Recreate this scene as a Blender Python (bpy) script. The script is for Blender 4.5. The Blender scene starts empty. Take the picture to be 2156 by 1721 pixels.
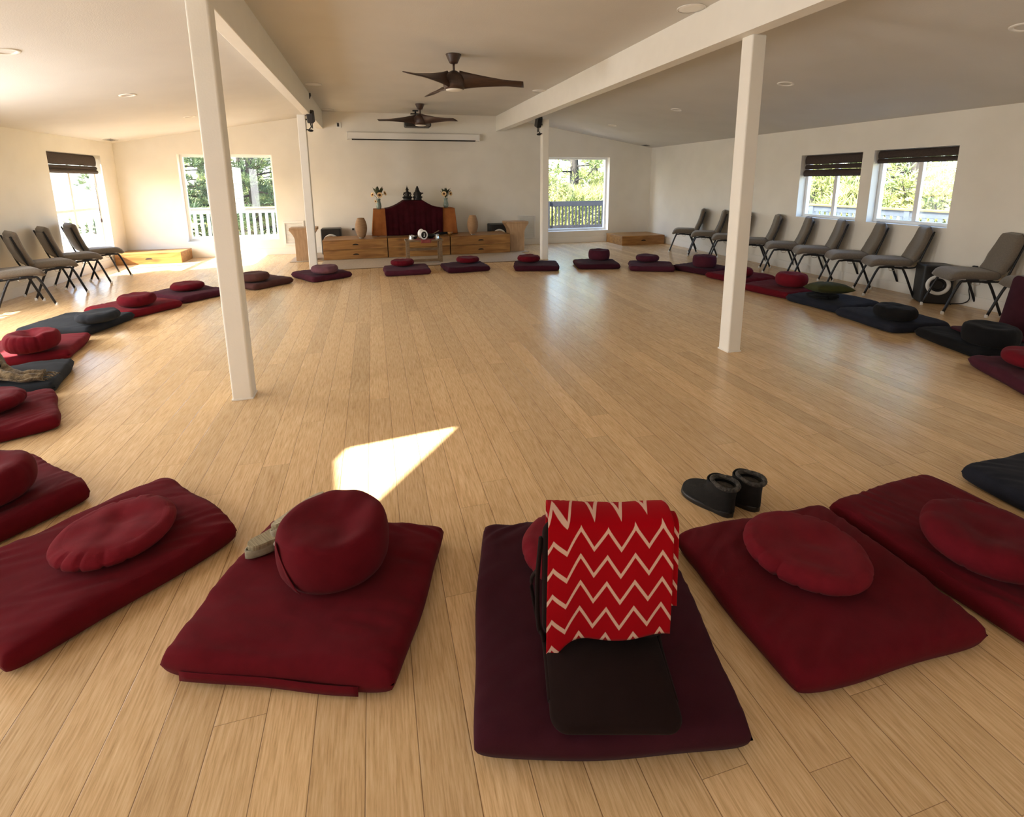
import bpy, bmesh, math, random
from mathutils import Vector, Matrix, noise

C = bpy.context.scene.collection
PI = math.pi
R = math.radians

# ---------------------------------------------------------------- camera
cam_d = bpy.data.cameras.new('camera')
cam = bpy.data.objects.new('camera', cam_d)
C.objects.link(cam)
RX = Vector((0.9644658, -0.2641323, -0.0063165))      # image right
RD = Vector((-0.0569215, -0.1843814, -0.9812051))     # image down
RF = Vector((0.2580033, 0.9466983, -0.1928644))       # view direction
m = Matrix((RX, -RD, -RF)).transposed().to_4x4()
m.translation = Vector((0, 0, 1.46))
cam.matrix_world = m
cam_d.sensor_fit = 'HORIZONTAL'
cam_d.sensor_width = 36.0
cam_d.lens = 36.0 * 1060.0 / 2156.0
cam_d.shift_x = 0.0
cam_d.shift_y = -(860.5 - 590.1) / 2156.0
cam_d.clip_start = 0.05
cam_d.clip_end = 400
bpy.context.scene.camera = cam

# ---------------------------------------------------------------- view, world, sun, daylight
sc = bpy.context.scene
sc.view_settings.view_transform = 'Standard'
sc.view_settings.look = 'None'
sc.view_settings.exposure = 1.35
sc.view_settings.gamma = 1.0
sc.view_settings.use_curve_mapping = False
sc.cycles.use_denoising = True
sc.cycles.max_bounces = 10
sc.cycles.diffuse_bounces = 6
sc.cycles.glossy_bounces = 4
sc.cycles.transparent_max_bounces = 16
sc.cycles.sample_clamp_indirect = 6.0
sc.cycles.caustics_reflective = False
sc.cycles.caustics_refractive = False

SUN = Vector((1.0, 0.285, -0.64)).normalized()       # direction the light travels

world = bpy.data.worlds.new('world')
sc.world = world
world.use_nodes = True
wn = world.node_tree
wn.nodes.clear()
w_out = wn.nodes.new('ShaderNodeOutputWorld')
w_bg = wn.nodes.new('ShaderNodeBackground')
w_sky = wn.nodes.new('ShaderNodeTexSky')
w_sky.sky_type = 'NISHITA'
w_sky.sun_disc = False
w_sky.sun_elevation = R(31)
w_sky.sun_rotation = math.atan2(-SUN.x, -SUN.y)
w_sky.air_density = 0.8
w_sky.dust_density = 1.5
w_sky.ozone_density = 0.6
w_bg.inputs['Strength'].default_value = 0.85
wn.links.new(w_sky.outputs[0], w_bg.inputs['Color'])
wn.links.new(w_bg.outputs[0], w_out.inputs['Surface'])

sun_d = bpy.data.lights.new('sun', 'SUN')
sun_d.energy = 19.0
sun_d.angle = R(0.55)
sun_d.color = (1.0, 0.92, 0.78)
sun_o = bpy.data.objects.new('sun', sun_d)
C.objects.link(sun_o)
sun_o.rotation_euler = SUN.to_track_quat('-Z', 'Y').to_euler()
sun_o.location = (-20, -20, 12)

def area(name, loc, direction, sx, sy, energy, col, portal=False):
    d = bpy.data.lights.new(name, 'AREA')
    d.shape = 'RECTANGLE'
    d.size = sx
    d.size_y = sy
    d.energy = energy
    d.color = col
    if portal:
        d.cycles.is_portal = True
    o = bpy.data.objects.new(name, d)
    C.objects.link(o)
    o.location = loc
    o.rotation_euler = Vector(direction).to_track_quat('-Z', 'Z').to_euler()
    return o

# portals guide the sky light through the openings
area('portal', (-4.83, 9.96, 1.10), (1, 0, 0), 1.56, 1.69, 1, (1, 1, 1), True)
area('portal', (-2.735, 11.53, 1.165), (0, -1, 0), 1.67, 1.69, 1, (1, 1, 1), True)
area('portal', (4.675, 11.53, 1.14), (0, -1, 0), 1.65, 1.72, 1, (1, 1, 1), True)
area('portal', (6.85, 6.175, 1.35), (-1, 0, 0), 1.05, 0.96, 1, (1, 1, 1), True)
area('portal', (6.85, 4.96, 1.355), (-1, 0, 0), 1.04, 0.96, 1, (1, 1, 1), True)
# added fill lamps, standing in for unseen windows beside and behind the viewer
WARM = (1.0, 0.985, 0.965)
area('fill_daylight', (-4.56, 5.7, 1.25), (1, 0, 0), 1.5, 1.4, 44, WARM)
area('fill_daylight', (-4.56, 2.9, 1.25), (1, 0, 0), 1.5, 1.4, 28, WARM)
area('fill_daylight', (-4.56, 0.2, 1.25), (1, 0, 0), 1.5, 1.4, 18, WARM)
area('fill_daylight', (1.2, -1.55, 1.3), (0, 1, 0), 2.6, 1.8, 5, WARM)
area('fill_daylight', (6.56, 1.3, 1.35), (-1, 0, 0), 2.2, 1.0, 7, WARM)

# ---------------------------------------------------------------- helpers
def newbm():
    return bmesh.new()

def obj(name, bm, mat=None, parent=None, smooth=False):
    me = bpy.data.meshes.new(name)
    bmesh.ops.recalc_face_normals(bm, faces=bm.faces[:])
    bm.to_mesh(me)
    bm.free()
    if smooth:
        me.polygons.foreach_set('use_smooth', [True] * len(me.polygons))
    o = bpy.data.objects.new(name, me)
    C.objects.link(o)
    if mat is not None:
        for mm in (mat if isinstance(mat, (list, tuple)) else [mat]):
            me.materials.append(mm)
    if parent is not None:
        o.parent = parent
    return o

def tag(o, label, cat, group=None):
    o['label'] = label
    o['category'] = cat
    if group:
        o['group'] = group
    return o

def thing(name, label, cat, loc=(0, 0, 0), rotz=0.0, group=None):
    o = bpy.data.objects.new(name, None)
    C.objects.link(o)
    o.empty_display_size = 0.1
    o.location = loc
    o.rotation_euler = (0, 0, rotz)
    return tag(o, label, cat, group)

def struct(o, label=None, cat=None):
    o['kind'] = 'structure'
    if label:
        o['label'] = label
    if cat:
        o['category'] = cat
    return o

def dup(root, loc, rotz, label, group=None):
    r = root.copy()
    C.objects.link(r)
    r.location = loc
    r.rotation_euler = (0, 0, rotz)
    r['label'] = label
    if group:
        r['group'] = group
    for ch in list(root.children):
        c = ch.copy()
        C.objects.link(c)
        c.parent = r
        for g in ch.children:
            d = g.copy()
            C.objects.link(d)
            d.parent = c
    return r

def bx(bm, c, s, rot=None, bev=0.0, seg=2):
    """box at centre c, size s, optional rotation matrix"""
    mt = Matrix.Translation(Vector(c))
    if rot is not None:
        mt = mt @ rot.to_4x4()
    mt = mt @ Matrix.Diagonal((s[0], s[1], s[2], 1.0))
    ret = bmesh.ops.create_cube(bm, size=1.0, matrix=mt)
    if bev > 0:
        vs = set(ret['verts'])
        es = [e for e in bm.edges if e.verts[0] in vs and e.verts[1] in vs]
        bmesh.ops.bevel(bm, geom=es, offset=bev, segments=seg, profile=0.5, affect='EDGES')

def b2(bm, x0, x1, y0, y1, z0, z1, bev=0.0):
    bx(bm, ((x0 + x1) / 2, (y0 + y1) / 2, (z0 + z1) / 2), (x1 - x0, y1 - y0, z1 - z0), None, bev)

def lathe(bm, prof, n=32, c=(0, 0, 0), cap=True, mtx=None):
    rings = []
    for (r, z) in prof:
        ring = []
        for i in range(n):
            a = 2 * PI * i / n
            p = Vector((c[0] + r * math.cos(a), c[1] + r * math.sin(a), c[2] + z))
            if mtx is not None:
                p = mtx @ p
            ring.append(bm.verts.new(p))
        rings.append(ring)
    for a, b in zip(rings[:-1], rings[1:]):
        for i in range(n):
            j = (i + 1) % n
            bm.faces.new((a[i], a[j], b[j], b[i]))
    if cap:
        bm.faces.new(rings[0])
        bm.faces.new(rings[-1][::-1])

def tube(bm, pts, r, n=10, caps=True):
    """tube along points; r may be a list"""
    pts = [Vector(p) for p in pts]
    rr = r if isinstance(r, (list, tuple)) else [r] * len(pts)
    rings = []
    up = None
    for i, p in enumerate(pts):
        if i == 0:
            t = pts[1] - pts[0]
        elif i == len(pts) - 1:
            t = pts[-1] - pts[-2]
        else:
            t = (pts[i + 1] - pts[i]).normalized() + (pts[i] - pts[i - 1]).normalized()
        t = t.normalized() if t.length > 1e-9 else Vector((0, 0, 1))
        if up is None:
            up = Vector((0, 0, 1)) if abs(t.z) < 0.9 else Vector((1, 0, 0))
        a = t.cross(up)
        if a.length < 1e-6:
            up = Vector((1, 0, 0)) if abs(t.x) < 0.9 else Vector((0, 1, 0))
            a = t.cross(up)
        a.normalize()
        b = t.cross(a).normalized()
        up = -b if False else up
        rings.append([bm.verts.new(p + (a * math.cos(2 * PI * k / n) + b * math.sin(2 * PI * k / n)) * rr[i]) for k in range(n)])
    for q, w in zip(rings[:-1], rings[1:]):
        for k in range(n):
            j = (k + 1) % n
            bm.faces.new((q[k], q[j], w[j], w[k]))
    if caps:
        bm.faces.new(rings[0])
        bm.faces.new(rings[-1][::-1])

def smoothpath(pts, n=6):
    """Catmull-Rom resample"""
    P = [Vector(p) for p in pts]
    P = [P[0] * 2 - P[1]] + P + [P[-1] * 2 - P[-2]]
    out = []
    for i in range(1, len(P) - 2):
        for k in range(n):
            t = k / n
            a, b, c, d = P[i - 1], P[i], P[i + 1], P[i + 2]
            out.append(0.5 * ((2 * b) + (c - a) * t + (2 * a - 5 * b + 4 * c - d) * t * t + (3 * b - a - 3 * c + d) * t ** 3))
    out.append(P[-2])
    return out

def prism(bm, poly, axis, a, b):
    """extrude a 2D polygon along an axis: 'y' -> poly (x,z); 'x' -> poly (y,z); 'z' -> poly (x,y)"""
    def P(u, v, w):
        return {'y': (u, w, v), 'x': (w, u, v), 'z': (u, v, w)}[axis]
    A = [bm.verts.new(P(u, v, a)) for u, v in poly]
    B = [bm.verts.new(P(u, v, b)) for u, v in poly]
    n = len(poly)
    bm.faces.new(A)
    bm.faces.new(B[::-1])
    for i in range(n):
        j = (i + 1) % n
        bm.faces.new((A[i], A[j], B[j], B[i]))

def sheet(bm, grid, thick=0.0):
    """quad sheet from rows of points; with thickness it becomes a closed shell"""
    V = [[bm.verts.new(p) for p in row] for row in grid]
    F = []
    for r in range(len(V) - 1):
        for c in range(len(V[0]) - 1):
            F.append(bm.faces.new((V[r][c], V[r][c + 1], V[r + 1][c + 1], V[r + 1][c])))
    if thick:
        bmesh.ops.recalc_face_normals(bm, faces=F)
        bmesh.ops.solidify(bm, geom=F, thickness=thick)
    return V

def ellipsoid(bm, c, s, rot=None, u=16, v=10):
    mt = Matrix.Translation(Vector(c))
    if rot is not None:
        mt = mt @ rot.to_4x4()
    mt = mt @ Matrix.Diagonal((s[0], s[1], s[2], 1.0))
    bmesh.ops.create_uvsphere(bm, u_segments=u, v_segments=v, radius=1.0, matrix=mt)

def sg(x, p):
    return math.copysign(abs(x) ** p, x)

# ---------------------------------------------------------------- materials
def mat(name, col, rough=0.7, col2=None, scale=8.0, detail=3.0, bump=0.0, bscale=60.0, metal=0.0, spec=0.5,
        sheen=0.0, stretch=None, contrast=(0.35, 0.65), coat=0.0):
    mt = bpy.data.materials.new(name)
    mt.use_nodes = True
    nt = mt.node_tree
    bs = nt.nodes['Principled BSDF']
    bs.inputs['Roughness'].default_value = rough
    bs.inputs['Metallic'].default_value = metal
    bs.inputs['Specular IOR Level'].default_value = spec
    bs.inputs['Sheen Weight'].default_value = sheen
    bs.inputs['Coat Weight'].default_value = coat
    tc = nt.nodes.new('ShaderNodeTexCoord')
    src = tc.outputs['Object']
    if stretch:
        mp = nt.nodes.new('ShaderNodeMapping')
        mp.inputs['Scale'].default_value = stretch
        nt.links.new(src, mp.inputs['Vector'])
        src = mp.outputs['Vector']
    if col2 is None:
        bs.inputs['Base Color'].default_value = (*col, 1)
    else:
        nz = nt.nodes.new('ShaderNodeTexNoise')
        nz.inputs['Scale'].default_value = scale
        nz.inputs['Detail'].default_value = detail
        nt.links.new(src, nz.inputs['Vector'])
        rp = nt.nodes.new('ShaderNodeValToRGB')
        rp.color_ramp.elements[0].position = contrast[0]
        rp.color_ramp.elements[1].position = contrast[1]
        rp.color_ramp.elements[0].color = (*col, 1)
        rp.color_ramp.elements[1].color = (*col2, 1)
        nt.links.new(nz.outputs['Fac'], rp.inputs['Fac'])
        nt.links.new(rp.outputs['Color'], bs.inputs['Base Color'])
    if bump > 0:
        n2 = nt.nodes.new('ShaderNodeTexNoise')
        n2.inputs['Scale'].default_value = bscale
        n2.inputs['Detail'].default_value = 2.0
        nt.links.new(src, n2.inputs['Vector'])
        bp = nt.nodes.new('ShaderNodeBump')
        bp.inputs['Strength'].default_value = bump
        bp.inputs['Distance'].default_value = 0.01
        nt.links.new(n2.outputs['Fac'], bp.inputs['Height'])
        nt.links.new(bp.outputs['Normal'], bs.inputs['Normal'])
    return mt

def glass_mat(name, tint=(0.97, 0.985, 0.98), refl=0.06):
    mt = bpy.data.materials.new(name)
    mt.use_nodes = True
    nt = mt.node_tree
    nt.nodes.remove(nt.nodes['Principled BSDF'])
    out = nt.nodes['Material Output']
    tr = nt.nodes.new('ShaderNodeBsdfTransparent')
    tr.inputs['Color'].default_value = (*tint, 1)
    gl = nt.nodes.new('ShaderNodeBsdfGlossy')
    gl.inputs['Roughness'].default_value = 0.02
    mx = nt.nodes.new('ShaderNodeMixShader')
    mx.inputs['Fac'].default_value = refl
    nt.links.new(tr.outputs[0], mx.inputs[1])
    nt.links.new(gl.outputs[0], mx.inputs[2])
    nt.links.new(mx.outputs[0], out.inputs['Surface'])
    return mt

def M(nt, op, a, b=None, clamp=False):
    n = nt.nodes.new('ShaderNodeMath')
    n.operation = op
    n.use_clamp = clamp
    for i, v in enumerate((a, b)):
        if v is None:
            continue
        if isinstance(v, (int, float)):
            n.inputs[i].default_value = v
        else:
            nt.links.new(v, n.inputs[i])
    return n.outputs[0]

def floor_mat():
    """strand bamboo planks running along Y, each with its own tone, fine seams, satin varnish"""
    mt = bpy.data.materials.new('bamboo_planks')
    mt.use_nodes = True
    nt = mt.node_tree
    bs = nt.nodes['Principled BSDF']
    tc = nt.nodes.new('ShaderNodeTexCoord')
    sp = nt.nodes.new('ShaderNodeSeparateXYZ')
    nt.links.new(tc.outputs['Object'], sp.inputs[0])
    W, L = 0.1342, 1.83
    px = M(nt, 'DIVIDE', M(nt, 'SUBTRACT', sp.outputs['X'], 0.035), W)
    ix = M(nt, 'FLOOR', px)
    fx = M(nt, 'SUBTRACT', px, ix)
    wn1 = nt.nodes.new('ShaderNodeTexWhiteNoise')
    wn1.noise_dimensions = '1D'
    nt.links.new(ix, wn1.inputs['W'])
    py = M(nt, 'ADD', M(nt, 'DIVIDE', sp.outputs['Y'], L), wn1.outputs['Value'])
    iy = M(nt, 'FLOOR', py)
    fy = M(nt, 'SUBTRACT', py, iy)
    wn2 = nt.nodes.new('ShaderNodeTexWhiteNoise')
    wn2.noise_dimensions = '2D'
    cb = nt.nodes.new('ShaderNodeCombineXYZ')
    nt.links.new(ix, cb.inputs[0])
    nt.links.new(iy, cb.inputs[1])
    nt.links.new(cb.outputs[0], wn2.inputs['Vector'])
    # seams
    ex = M(nt, 'MULTIPLY', M(nt, 'MINIMUM', fx, M(nt, 'SUBTRACT', 1.0, fx)), W)
    ey = M(nt, 'MULTIPLY', M(nt, 'MINIMUM', fy, M(nt, 'SUBTRACT', 1.0, fy)), L * 2.2)
    e = M(nt, 'MINIMUM', ex, ey)
    seam = M(nt, 'SUBTRACT', 1.0, M(nt, 'DIVIDE', e, 0.0019), True)
    # strand grain: long streaks, shifted per plank
    mp = nt.nodes.new('ShaderNodeCombineXYZ')
    nt.links.new(M(nt, 'MULTIPLY', sp.outputs['X'], 150.0), mp.inputs[0])
    nt.links.new(M(nt, 'ADD', M(nt, 'MULTIPLY', sp.outputs['Y'], 9.0), M(nt, 'MULTIPLY', wn2.outputs['Value'], 60.0)), mp.inputs[1])
    nt.links.new(M(nt, 'MULTIPLY', ix, 3.7), mp.inputs[2])
    nz = nt.nodes.new('ShaderNodeTexNoise')
    nz.inputs['Scale'].default_value = 1.0
    nz.inputs['Detail'].default_value = 4.0
    nz.inputs['Roughness'].default_value = 0.65
    nt.links.new(mp.outputs[0], nz.inputs['Vector'])
    rp = nt.nodes.new('ShaderNodeValToRGB')
    cr = rp.color_ramp
    cr.elements[0].position = 0.26
    cr.elements[0].color = (0.52, 0.325, 0.155, 1)
    cr.elements[1].position = 0.76
    cr.elements[1].color = (0.86, 0.655, 0.40, 1)
    ce = cr.elements.new(0.5)
    ce.color = (0.73, 0.505, 0.27, 1)
    nt.links.new(nz.outputs['Fac'], rp.inputs['Fac'])
    hs = nt.nodes.new('ShaderNodeHueSaturation')
    nt.links.new(rp.outputs['Color'], hs.inputs['Color'])
    nt.links.new(M(nt, 'ADD', 0.90, M(nt, 'MULTIPLY', wn2.outputs['Value'], 0.20)), hs.inputs['Value'])
    mx = nt.nodes.new('ShaderNodeMix')
    mx.data_type = 'RGBA'
    nt.links.new(M(nt, 'MULTIPLY', seam, 0.92), mx.inputs['Factor'])
    nt.links.new(hs.outputs['Color'], mx.inputs['A'])
    mx.inputs['B'].default_value = (0.14, 0.06, 0.02, 1)
    nt.links.new(mx.outputs['Result'], bs.inputs['Base Color'])
    nt.links.new(M(nt, 'ADD', 0.20, M(nt, 'MULTIPLY', nz.outputs['Fac'], 0.10)), bs.inputs['Roughness'])
    bs.inputs['Specular IOR Level'].default_value = 0.5
    bp = nt.nodes.new('ShaderNodeBump')
    bp.inputs['Strength'].default_value = 0.35
    bp.inputs['Distance'].default_value = 0.002
    nt.links.new(M(nt, 'SUBTRACT', M(nt, 'MULTIPLY', nz.outputs['Fac'], 0.25), seam), bp.inputs['Height'])
    nt.links.new(bp.outputs['Normal'], bs.inputs['Normal'])
    return mt

def pine_mat(name, tone=1.0):
    """knotty honey pine board: long grain with dark knots"""
    mt = bpy.data.materials.new(name)
    mt.use_nodes = True
    nt = mt.node_tree
    bs = nt.nodes['Principled BSDF']
    bs.inputs['Roughness'].default_value = 0.42
    tc = nt.nodes.new('ShaderNodeTexCoord')
    mp = nt.nodes.new('ShaderNodeMapping')
    mp.inputs['Scale'].default_value = (1.6, 14.0, 14.0)
    nt.links.new(tc.outputs['Object'], mp.inputs['Vector'])
    nz = nt.nodes.new('ShaderNodeTexNoise')
    nz.inputs['Scale'].default_value = 1.4
    nz.inputs['Detail'].default_value = 4
    nz.inputs['Distortion'].default_value = 0.7
    nt.links.new(mp.outputs['Vector'], nz.inputs['Vector'])
    rp = nt.nodes.new('ShaderNodeValToRGB')
    rp.color_ramp.elements[0].position = 0.3
    rp.color_ramp.elements[0].color = (0.30 * tone, 0.125 * tone, 0.028 * tone, 1)
    rp.color_ramp.elements[1].position = 0.7
    rp.color_ramp.elements[1].color = (0.56 * tone, 0.285 * tone, 0.078 * tone, 1)
    nt.links.new(nz.outputs['Fac'], rp.inputs['Fac'])
    vo = nt.nodes.new('ShaderNodeTexVoronoi')
    vo.inputs['Scale'].default_value = 1.0
    m2 = nt.nodes.new('ShaderNodeMapping')
    m2.inputs['Scale'].default_value = (3.3, 5.0, 6.5)
    nt.links.new(tc.outputs['Object'], m2.inputs['Vector'])
    nt.links.new(m2.outputs['Vector'], vo.inputs['Vector'])
    k = M(nt, 'SUBTRACT', 1.0, M(nt, 'DIVIDE', vo.outputs['Distance'], 0.34), True)
    mx = nt.nodes.new('ShaderNodeMix')
    mx.data_type = 'RGBA'
    nt.links.new(M(nt, 'MULTIPLY', k, 0.75), mx.inputs['Factor'])
    nt.links.new(rp.outputs['Color'], mx.inputs['A'])
    mx.inputs['B'].default_value = (0.11, 0.04, 0.012, 1)
    nt.links.new(mx.outputs['Result'], bs.inputs['Base Color'])
    return mt

def zigzag_mat():
    """red fleece printed with cream zigzags; pattern follows the cloth's own UV"""
    mt = bpy.data.materials.new('zigzag_fleece')
    mt.use_nodes = True
    nt = mt.node_tree
    bs = nt.nodes['Principled BSDF']
    bs.inputs['Roughness'].default_value = 0.95
    bs.inputs['Sheen Weight'].default_value = 0.04
    bs.inputs['Specular IOR Level'].default_value = 0.05
    uv = nt.nodes.new('ShaderNodeUVMap')
    sp = nt.nodes.new('ShaderNodeSeparateXYZ')
    nt.links.new(uv.outputs[0], sp.inputs[0])
    nz = nt.nodes.new('ShaderNodeTexNoise')
    nz.inputs['Scale'].default_value = 160.0
    nt.links.new(uv.outputs[0], nz.inputs['Vector'])
    fu = M(nt, 'FRACT', sp.outputs['X'])
    tri = M(nt, 'ABSOLUTE', M(nt, 'SUBTRACT', M(nt, 'MULTIPLY', fu, 2.0), 1.0))
    v = M(nt, 'ADD', sp.outputs['Y'], M(nt, 'MULTIPLY', tri, 0.74))
    v = M(nt, 'ADD', v, M(nt, 'MULTIPLY', M(nt, 'SUBTRACT', nz.outputs['Fac'], 0.5), 0.03))
    d = M(nt, 'ABSOLUTE', M(nt, 'SUBTRACT', M(nt, 'FRACT', v), 0.5))
    k = M(nt, 'SUBTRACT', 1.0, M(nt, 'DIVIDE', M(nt, 'SUBTRACT', d, 0.085), 0.02), True)
    mx = nt.nodes.new('ShaderNodeMix')
    mx.data_type = 'RGBA'
    nt.links.new(k, mx.inputs['Factor'])
    mx.inputs['A'].default_value = (0.36, 0.001, 0.006, 1)
    mx.inputs['B'].default_value = (0.72, 0.46, 0.36, 1)
    nt.links.new(mx.outputs['Result'], bs.inputs['Base Color'])
    bp = nt.nodes.new('ShaderNodeBump')
    bp.inputs['Strength'].default_value = 0.4
    bp.inputs['Distance'].default_value = 0.003
    nt.links.new(nz.outputs['Fac'], bp.inputs['Height'])
    nt.links.new(bp.outputs['Normal'], bs.inputs['Normal'])
    return mt

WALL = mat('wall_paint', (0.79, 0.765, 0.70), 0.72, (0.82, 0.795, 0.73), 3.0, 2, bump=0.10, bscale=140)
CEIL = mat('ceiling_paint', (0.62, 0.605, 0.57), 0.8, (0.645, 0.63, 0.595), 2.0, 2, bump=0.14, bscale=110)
POSTM = mat('post_paint', (0.83, 0.81, 0.75), 0.6, (0.85, 0.83, 0.77), 6, 2, bump=0.05, bscale=90)
TRIM = mat('white_trim', (0.82, 0.80, 0.75), 0.5)
VINYL = mat('white_vinyl', (0.84, 0.85, 0.85), 0.35)
FLOOR = floor_mat()
PINE = pine_mat('knotty_pine', 0.72)
PINE2 = pine_mat('blond_pine', 1.25)
BIRCH = mat('pale_birch', (0.40, 0.245, 0.125), 0.5, (0.48, 0.31, 0.17), 5, 4, stretch=(8, 8, 1.2))
OLDWOOD = mat('weathered_wood', (0.15, 0.088, 0.04), 0.6, (0.22, 0.14, 0.07), 8, 4, stretch=(2, 8, 8))
DARKHOLE = mat('dark_recess', (0.012, 0.008, 0.006), 0.9)
BLIND = mat('woven_blind', (0.035, 0.024, 0.020), 0.85, (0.075, 0.052, 0.042), 30, 3, bump=0.5, bscale=40, stretch=(1.2, 1.2, 14))
BLACK = mat('black_plastic', (0.012, 0.012, 0.013), 0.45)
BLACKM = mat('black_steel', (0.010, 0.010, 0.012), 0.4, metal=0.3)
WHITEP = mat('white_plastic', (0.80, 0.79, 0.76), 0.4)
SEATF = mat('taupe_upholstery', (0.125, 0.100, 0.074), 0.85, (0.16, 0.13, 0.098), 90, 3, bump=0.25, bscale=260, sheen=0.25)
FANW = mat('walnut_fan', (0.034, 0.015, 0.009), 0.45, (0.056, 0.026, 0.016), 10, 3, stretch=(1, 6, 6))
GLASS = glass_mat('window_glass')
FOGLASS = mat('frosted_lens', (0.85, 0.82, 0.75), 0.35)
CHROME = mat('brushed_nickel', (0.62, 0.60, 0.56), 0.25, metal=1.0)

def fabric(name, a, b=None, sheen=0.03, bump=0.12):
    b = b or tuple(x * 1.18 for x in a)
    return mat(name, a, 0.92, b, 14, 3, bump=bump, bscale=420, spec=0.08, sheen=sheen)

F_RED = fabric('maroon_cotton', (0.098, 0.0045, 0.0095))
F_RED2 = fabric('wine_cotton', (0.132, 0.0075, 0.014))
F_PLUM = fabric('plum_cotton', (0.040, 0.0075, 0.014))
F_PLUM2 = fabric('aubergine_cotton', (0.062, 0.013, 0.023))
F_BROWN = fabric('brown_plum_cotton', (0.080, 0.034, 0.030))
F_MAUVE = fabric('mauve_cotton', (0.135, 0.058, 0.072))
F_GREY = fabric('charcoal_cotton', (0.022, 0.025, 0.031))
F_NAVY = fabric('navy_cotton', (0.017, 0.019, 0.028))
F_BLACK = fabric('black_cotton', (0.010, 0.010, 0.011))
F_OLIVE = fabric('olive_cotton', (0.040, 0.042, 0.014))
F_CHAIRM = fabric('maroon_canvas', (0.045, 0.010, 0.016))
F_DKBROWN = fabric('espresso_canvas', (0.013, 0.0065, 0.006))
ZIG = zigzag_mat()

# ---------------------------------------------------------------- room shell
XL, XR, YB, YR = -4.60, 6.60, 11.25, -1.70

bm = newbm(); b2(bm, XL - 0.2, XR + 0.2, YR - 0.1, YB + 0.2, -0.12, 0.0)
struct(obj('floor', bm, FLOOR), 'honey coloured bamboo plank floor', 'floor')

def wall_with_holes(axis, a0, a1, z0, z1, t0, t1, holes):
    """axis 'x': wall runs along x, thickness t in y; axis 'y': runs along y, thickness t in x"""
    bm = newbm()
    def put(u0, u1, w0, w1):
        if u1 - u0 < 1e-4 or w1 - w0 < 1e-4:
            return
        if axis == 'x':
            b2(bm, u0, u1, t0, t1, w0, w1)
        else:
            b2(bm, t0, t1, u0, u1, w0, w1)
    u = a0
    for (h0, h1, hz0, hz1) in sorted(holes):
        put(u, h0, z0, z1)
        put(h0, h1, z0, hz0)
        put(h0, h1, hz1, z1)
        u = h1
    put(u, a1, z0, z1)
    return bm

W1 = (9.18, 10.74, 0.26, 1.95)
W2 = (-3.57, -1.90, 0.32, 2.01)
W3 = (3.85, 5.50, 0.28, 2.00)
W4 = (5.65, 6.70, 0.87, 1.83)
W5 = (4.44, 5.48, 0.875, 1.838)
W6 = (6.50, 6.88, 0.27, 0.48)  # unseen low pane added so sun strips fall on the left floor
W7 = (4.30, 4.72, 1.10, 1.32)  # unseen hole added to put sun on a wine red cushion
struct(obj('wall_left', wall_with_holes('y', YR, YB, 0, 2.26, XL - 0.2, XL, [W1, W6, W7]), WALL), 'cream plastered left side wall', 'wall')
struct(obj('wall_right', wall_with_holes('y', YR, YB, 0, 2.30, XR, XR + 0.2, [W4, W5]), WALL), 'cream plastered right side wall behind the row of chairs', 'wall')
struct(obj('wall_back', wall_with_holes('x', XL - 0.2, XR + 0.2, 0, 2.95, YB, YB + 0.22, [W2, W3]), WALL), 'cream plastered end wall behind the altar', 'wall')
bm = wall_with_holes('x', XL - 0.2, XR + 0.2, 0, 2.95, YR - 0.1, YR, [])
struct(obj('wall_rear', bm, WALL), 'cream plastered wall behind the viewer', 'wall')

bm = newbm()
def left_z(x):
    return 2.155 + (x + 4.85) * (2.80 - 2.155) / 3.90
Y0c, Y1c = YR - 0.05, YB + 0.22
prism(bm, [(-0.95, 2.80), (-0.95, 2.87), (2.85, 2.87), (2.85, 2.845), (6.85, 2.19), (6.85, 2.40), (2.85, 3.05), (-0.95, 3.05)], 'y', Y0c, Y1c)
prism(bm, [(-4.85, 2.155), (-0.95, 2.80), (-0.95, 2.98), (-4.85, 2.33)], 'y', 2.6, Y1c)
prism(bm, [(-4.85, 2.155), (-0.95, 2.80), (-0.95, 2.83), (-4.85, 2.185)], 'y', Y0c, 0.9)
# left slope with an added unseen opening, shaped to cast the floor's sun patch
def roofhit(px, py):
    k = (0.64 + (2.80 - 2.155) / 3.90)
    dx = (2.155 + (px + 4.85) * (2.80 - 2.155) / 3.90) / k
    return (px - dx, py - 0.285 * dx)
hole = [roofhit(-0.20, 2.03), roofhit(0.40, 2.81), roofhit(-0.206, 2.735), roofhit(-0.257, 2.62)]
outer = [(-4.85, 0.9), (-0.95, 0.9), (-0.95, 2.6), (-4.85, 2.6)]
hv = [bm.verts.new((x, y, left_z(x))) for x, y in hole]
ov = [bm.verts.new((x, y, left_z(x))) for x, y in outer]
for a in range(4):
    b = (a + 1) % 4
    bm.faces.new((ov[a], ov[b], hv[b], hv[a]))
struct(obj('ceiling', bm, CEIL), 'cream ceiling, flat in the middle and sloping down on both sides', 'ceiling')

# posts and beams
def post(x, y, zt, label, w=0.128):
    bm = newbm()
    bx(bm, (x, y, zt / 2), (w, w, zt), None, 0.013, 3)
    o = obj('pillar', bm, POSTM)
    bm = newbm()
    bx(bm, (0, 0, 0.006), (w + 0.008, w + 0.008, 0.012), None, 0.002)
    f = obj('base_caulk', bm, TRIM, o)
    f.location = (x, y, 0)
    struct(o, label, 'post')
    o['group'] = 'square posts carrying the beams'

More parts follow.
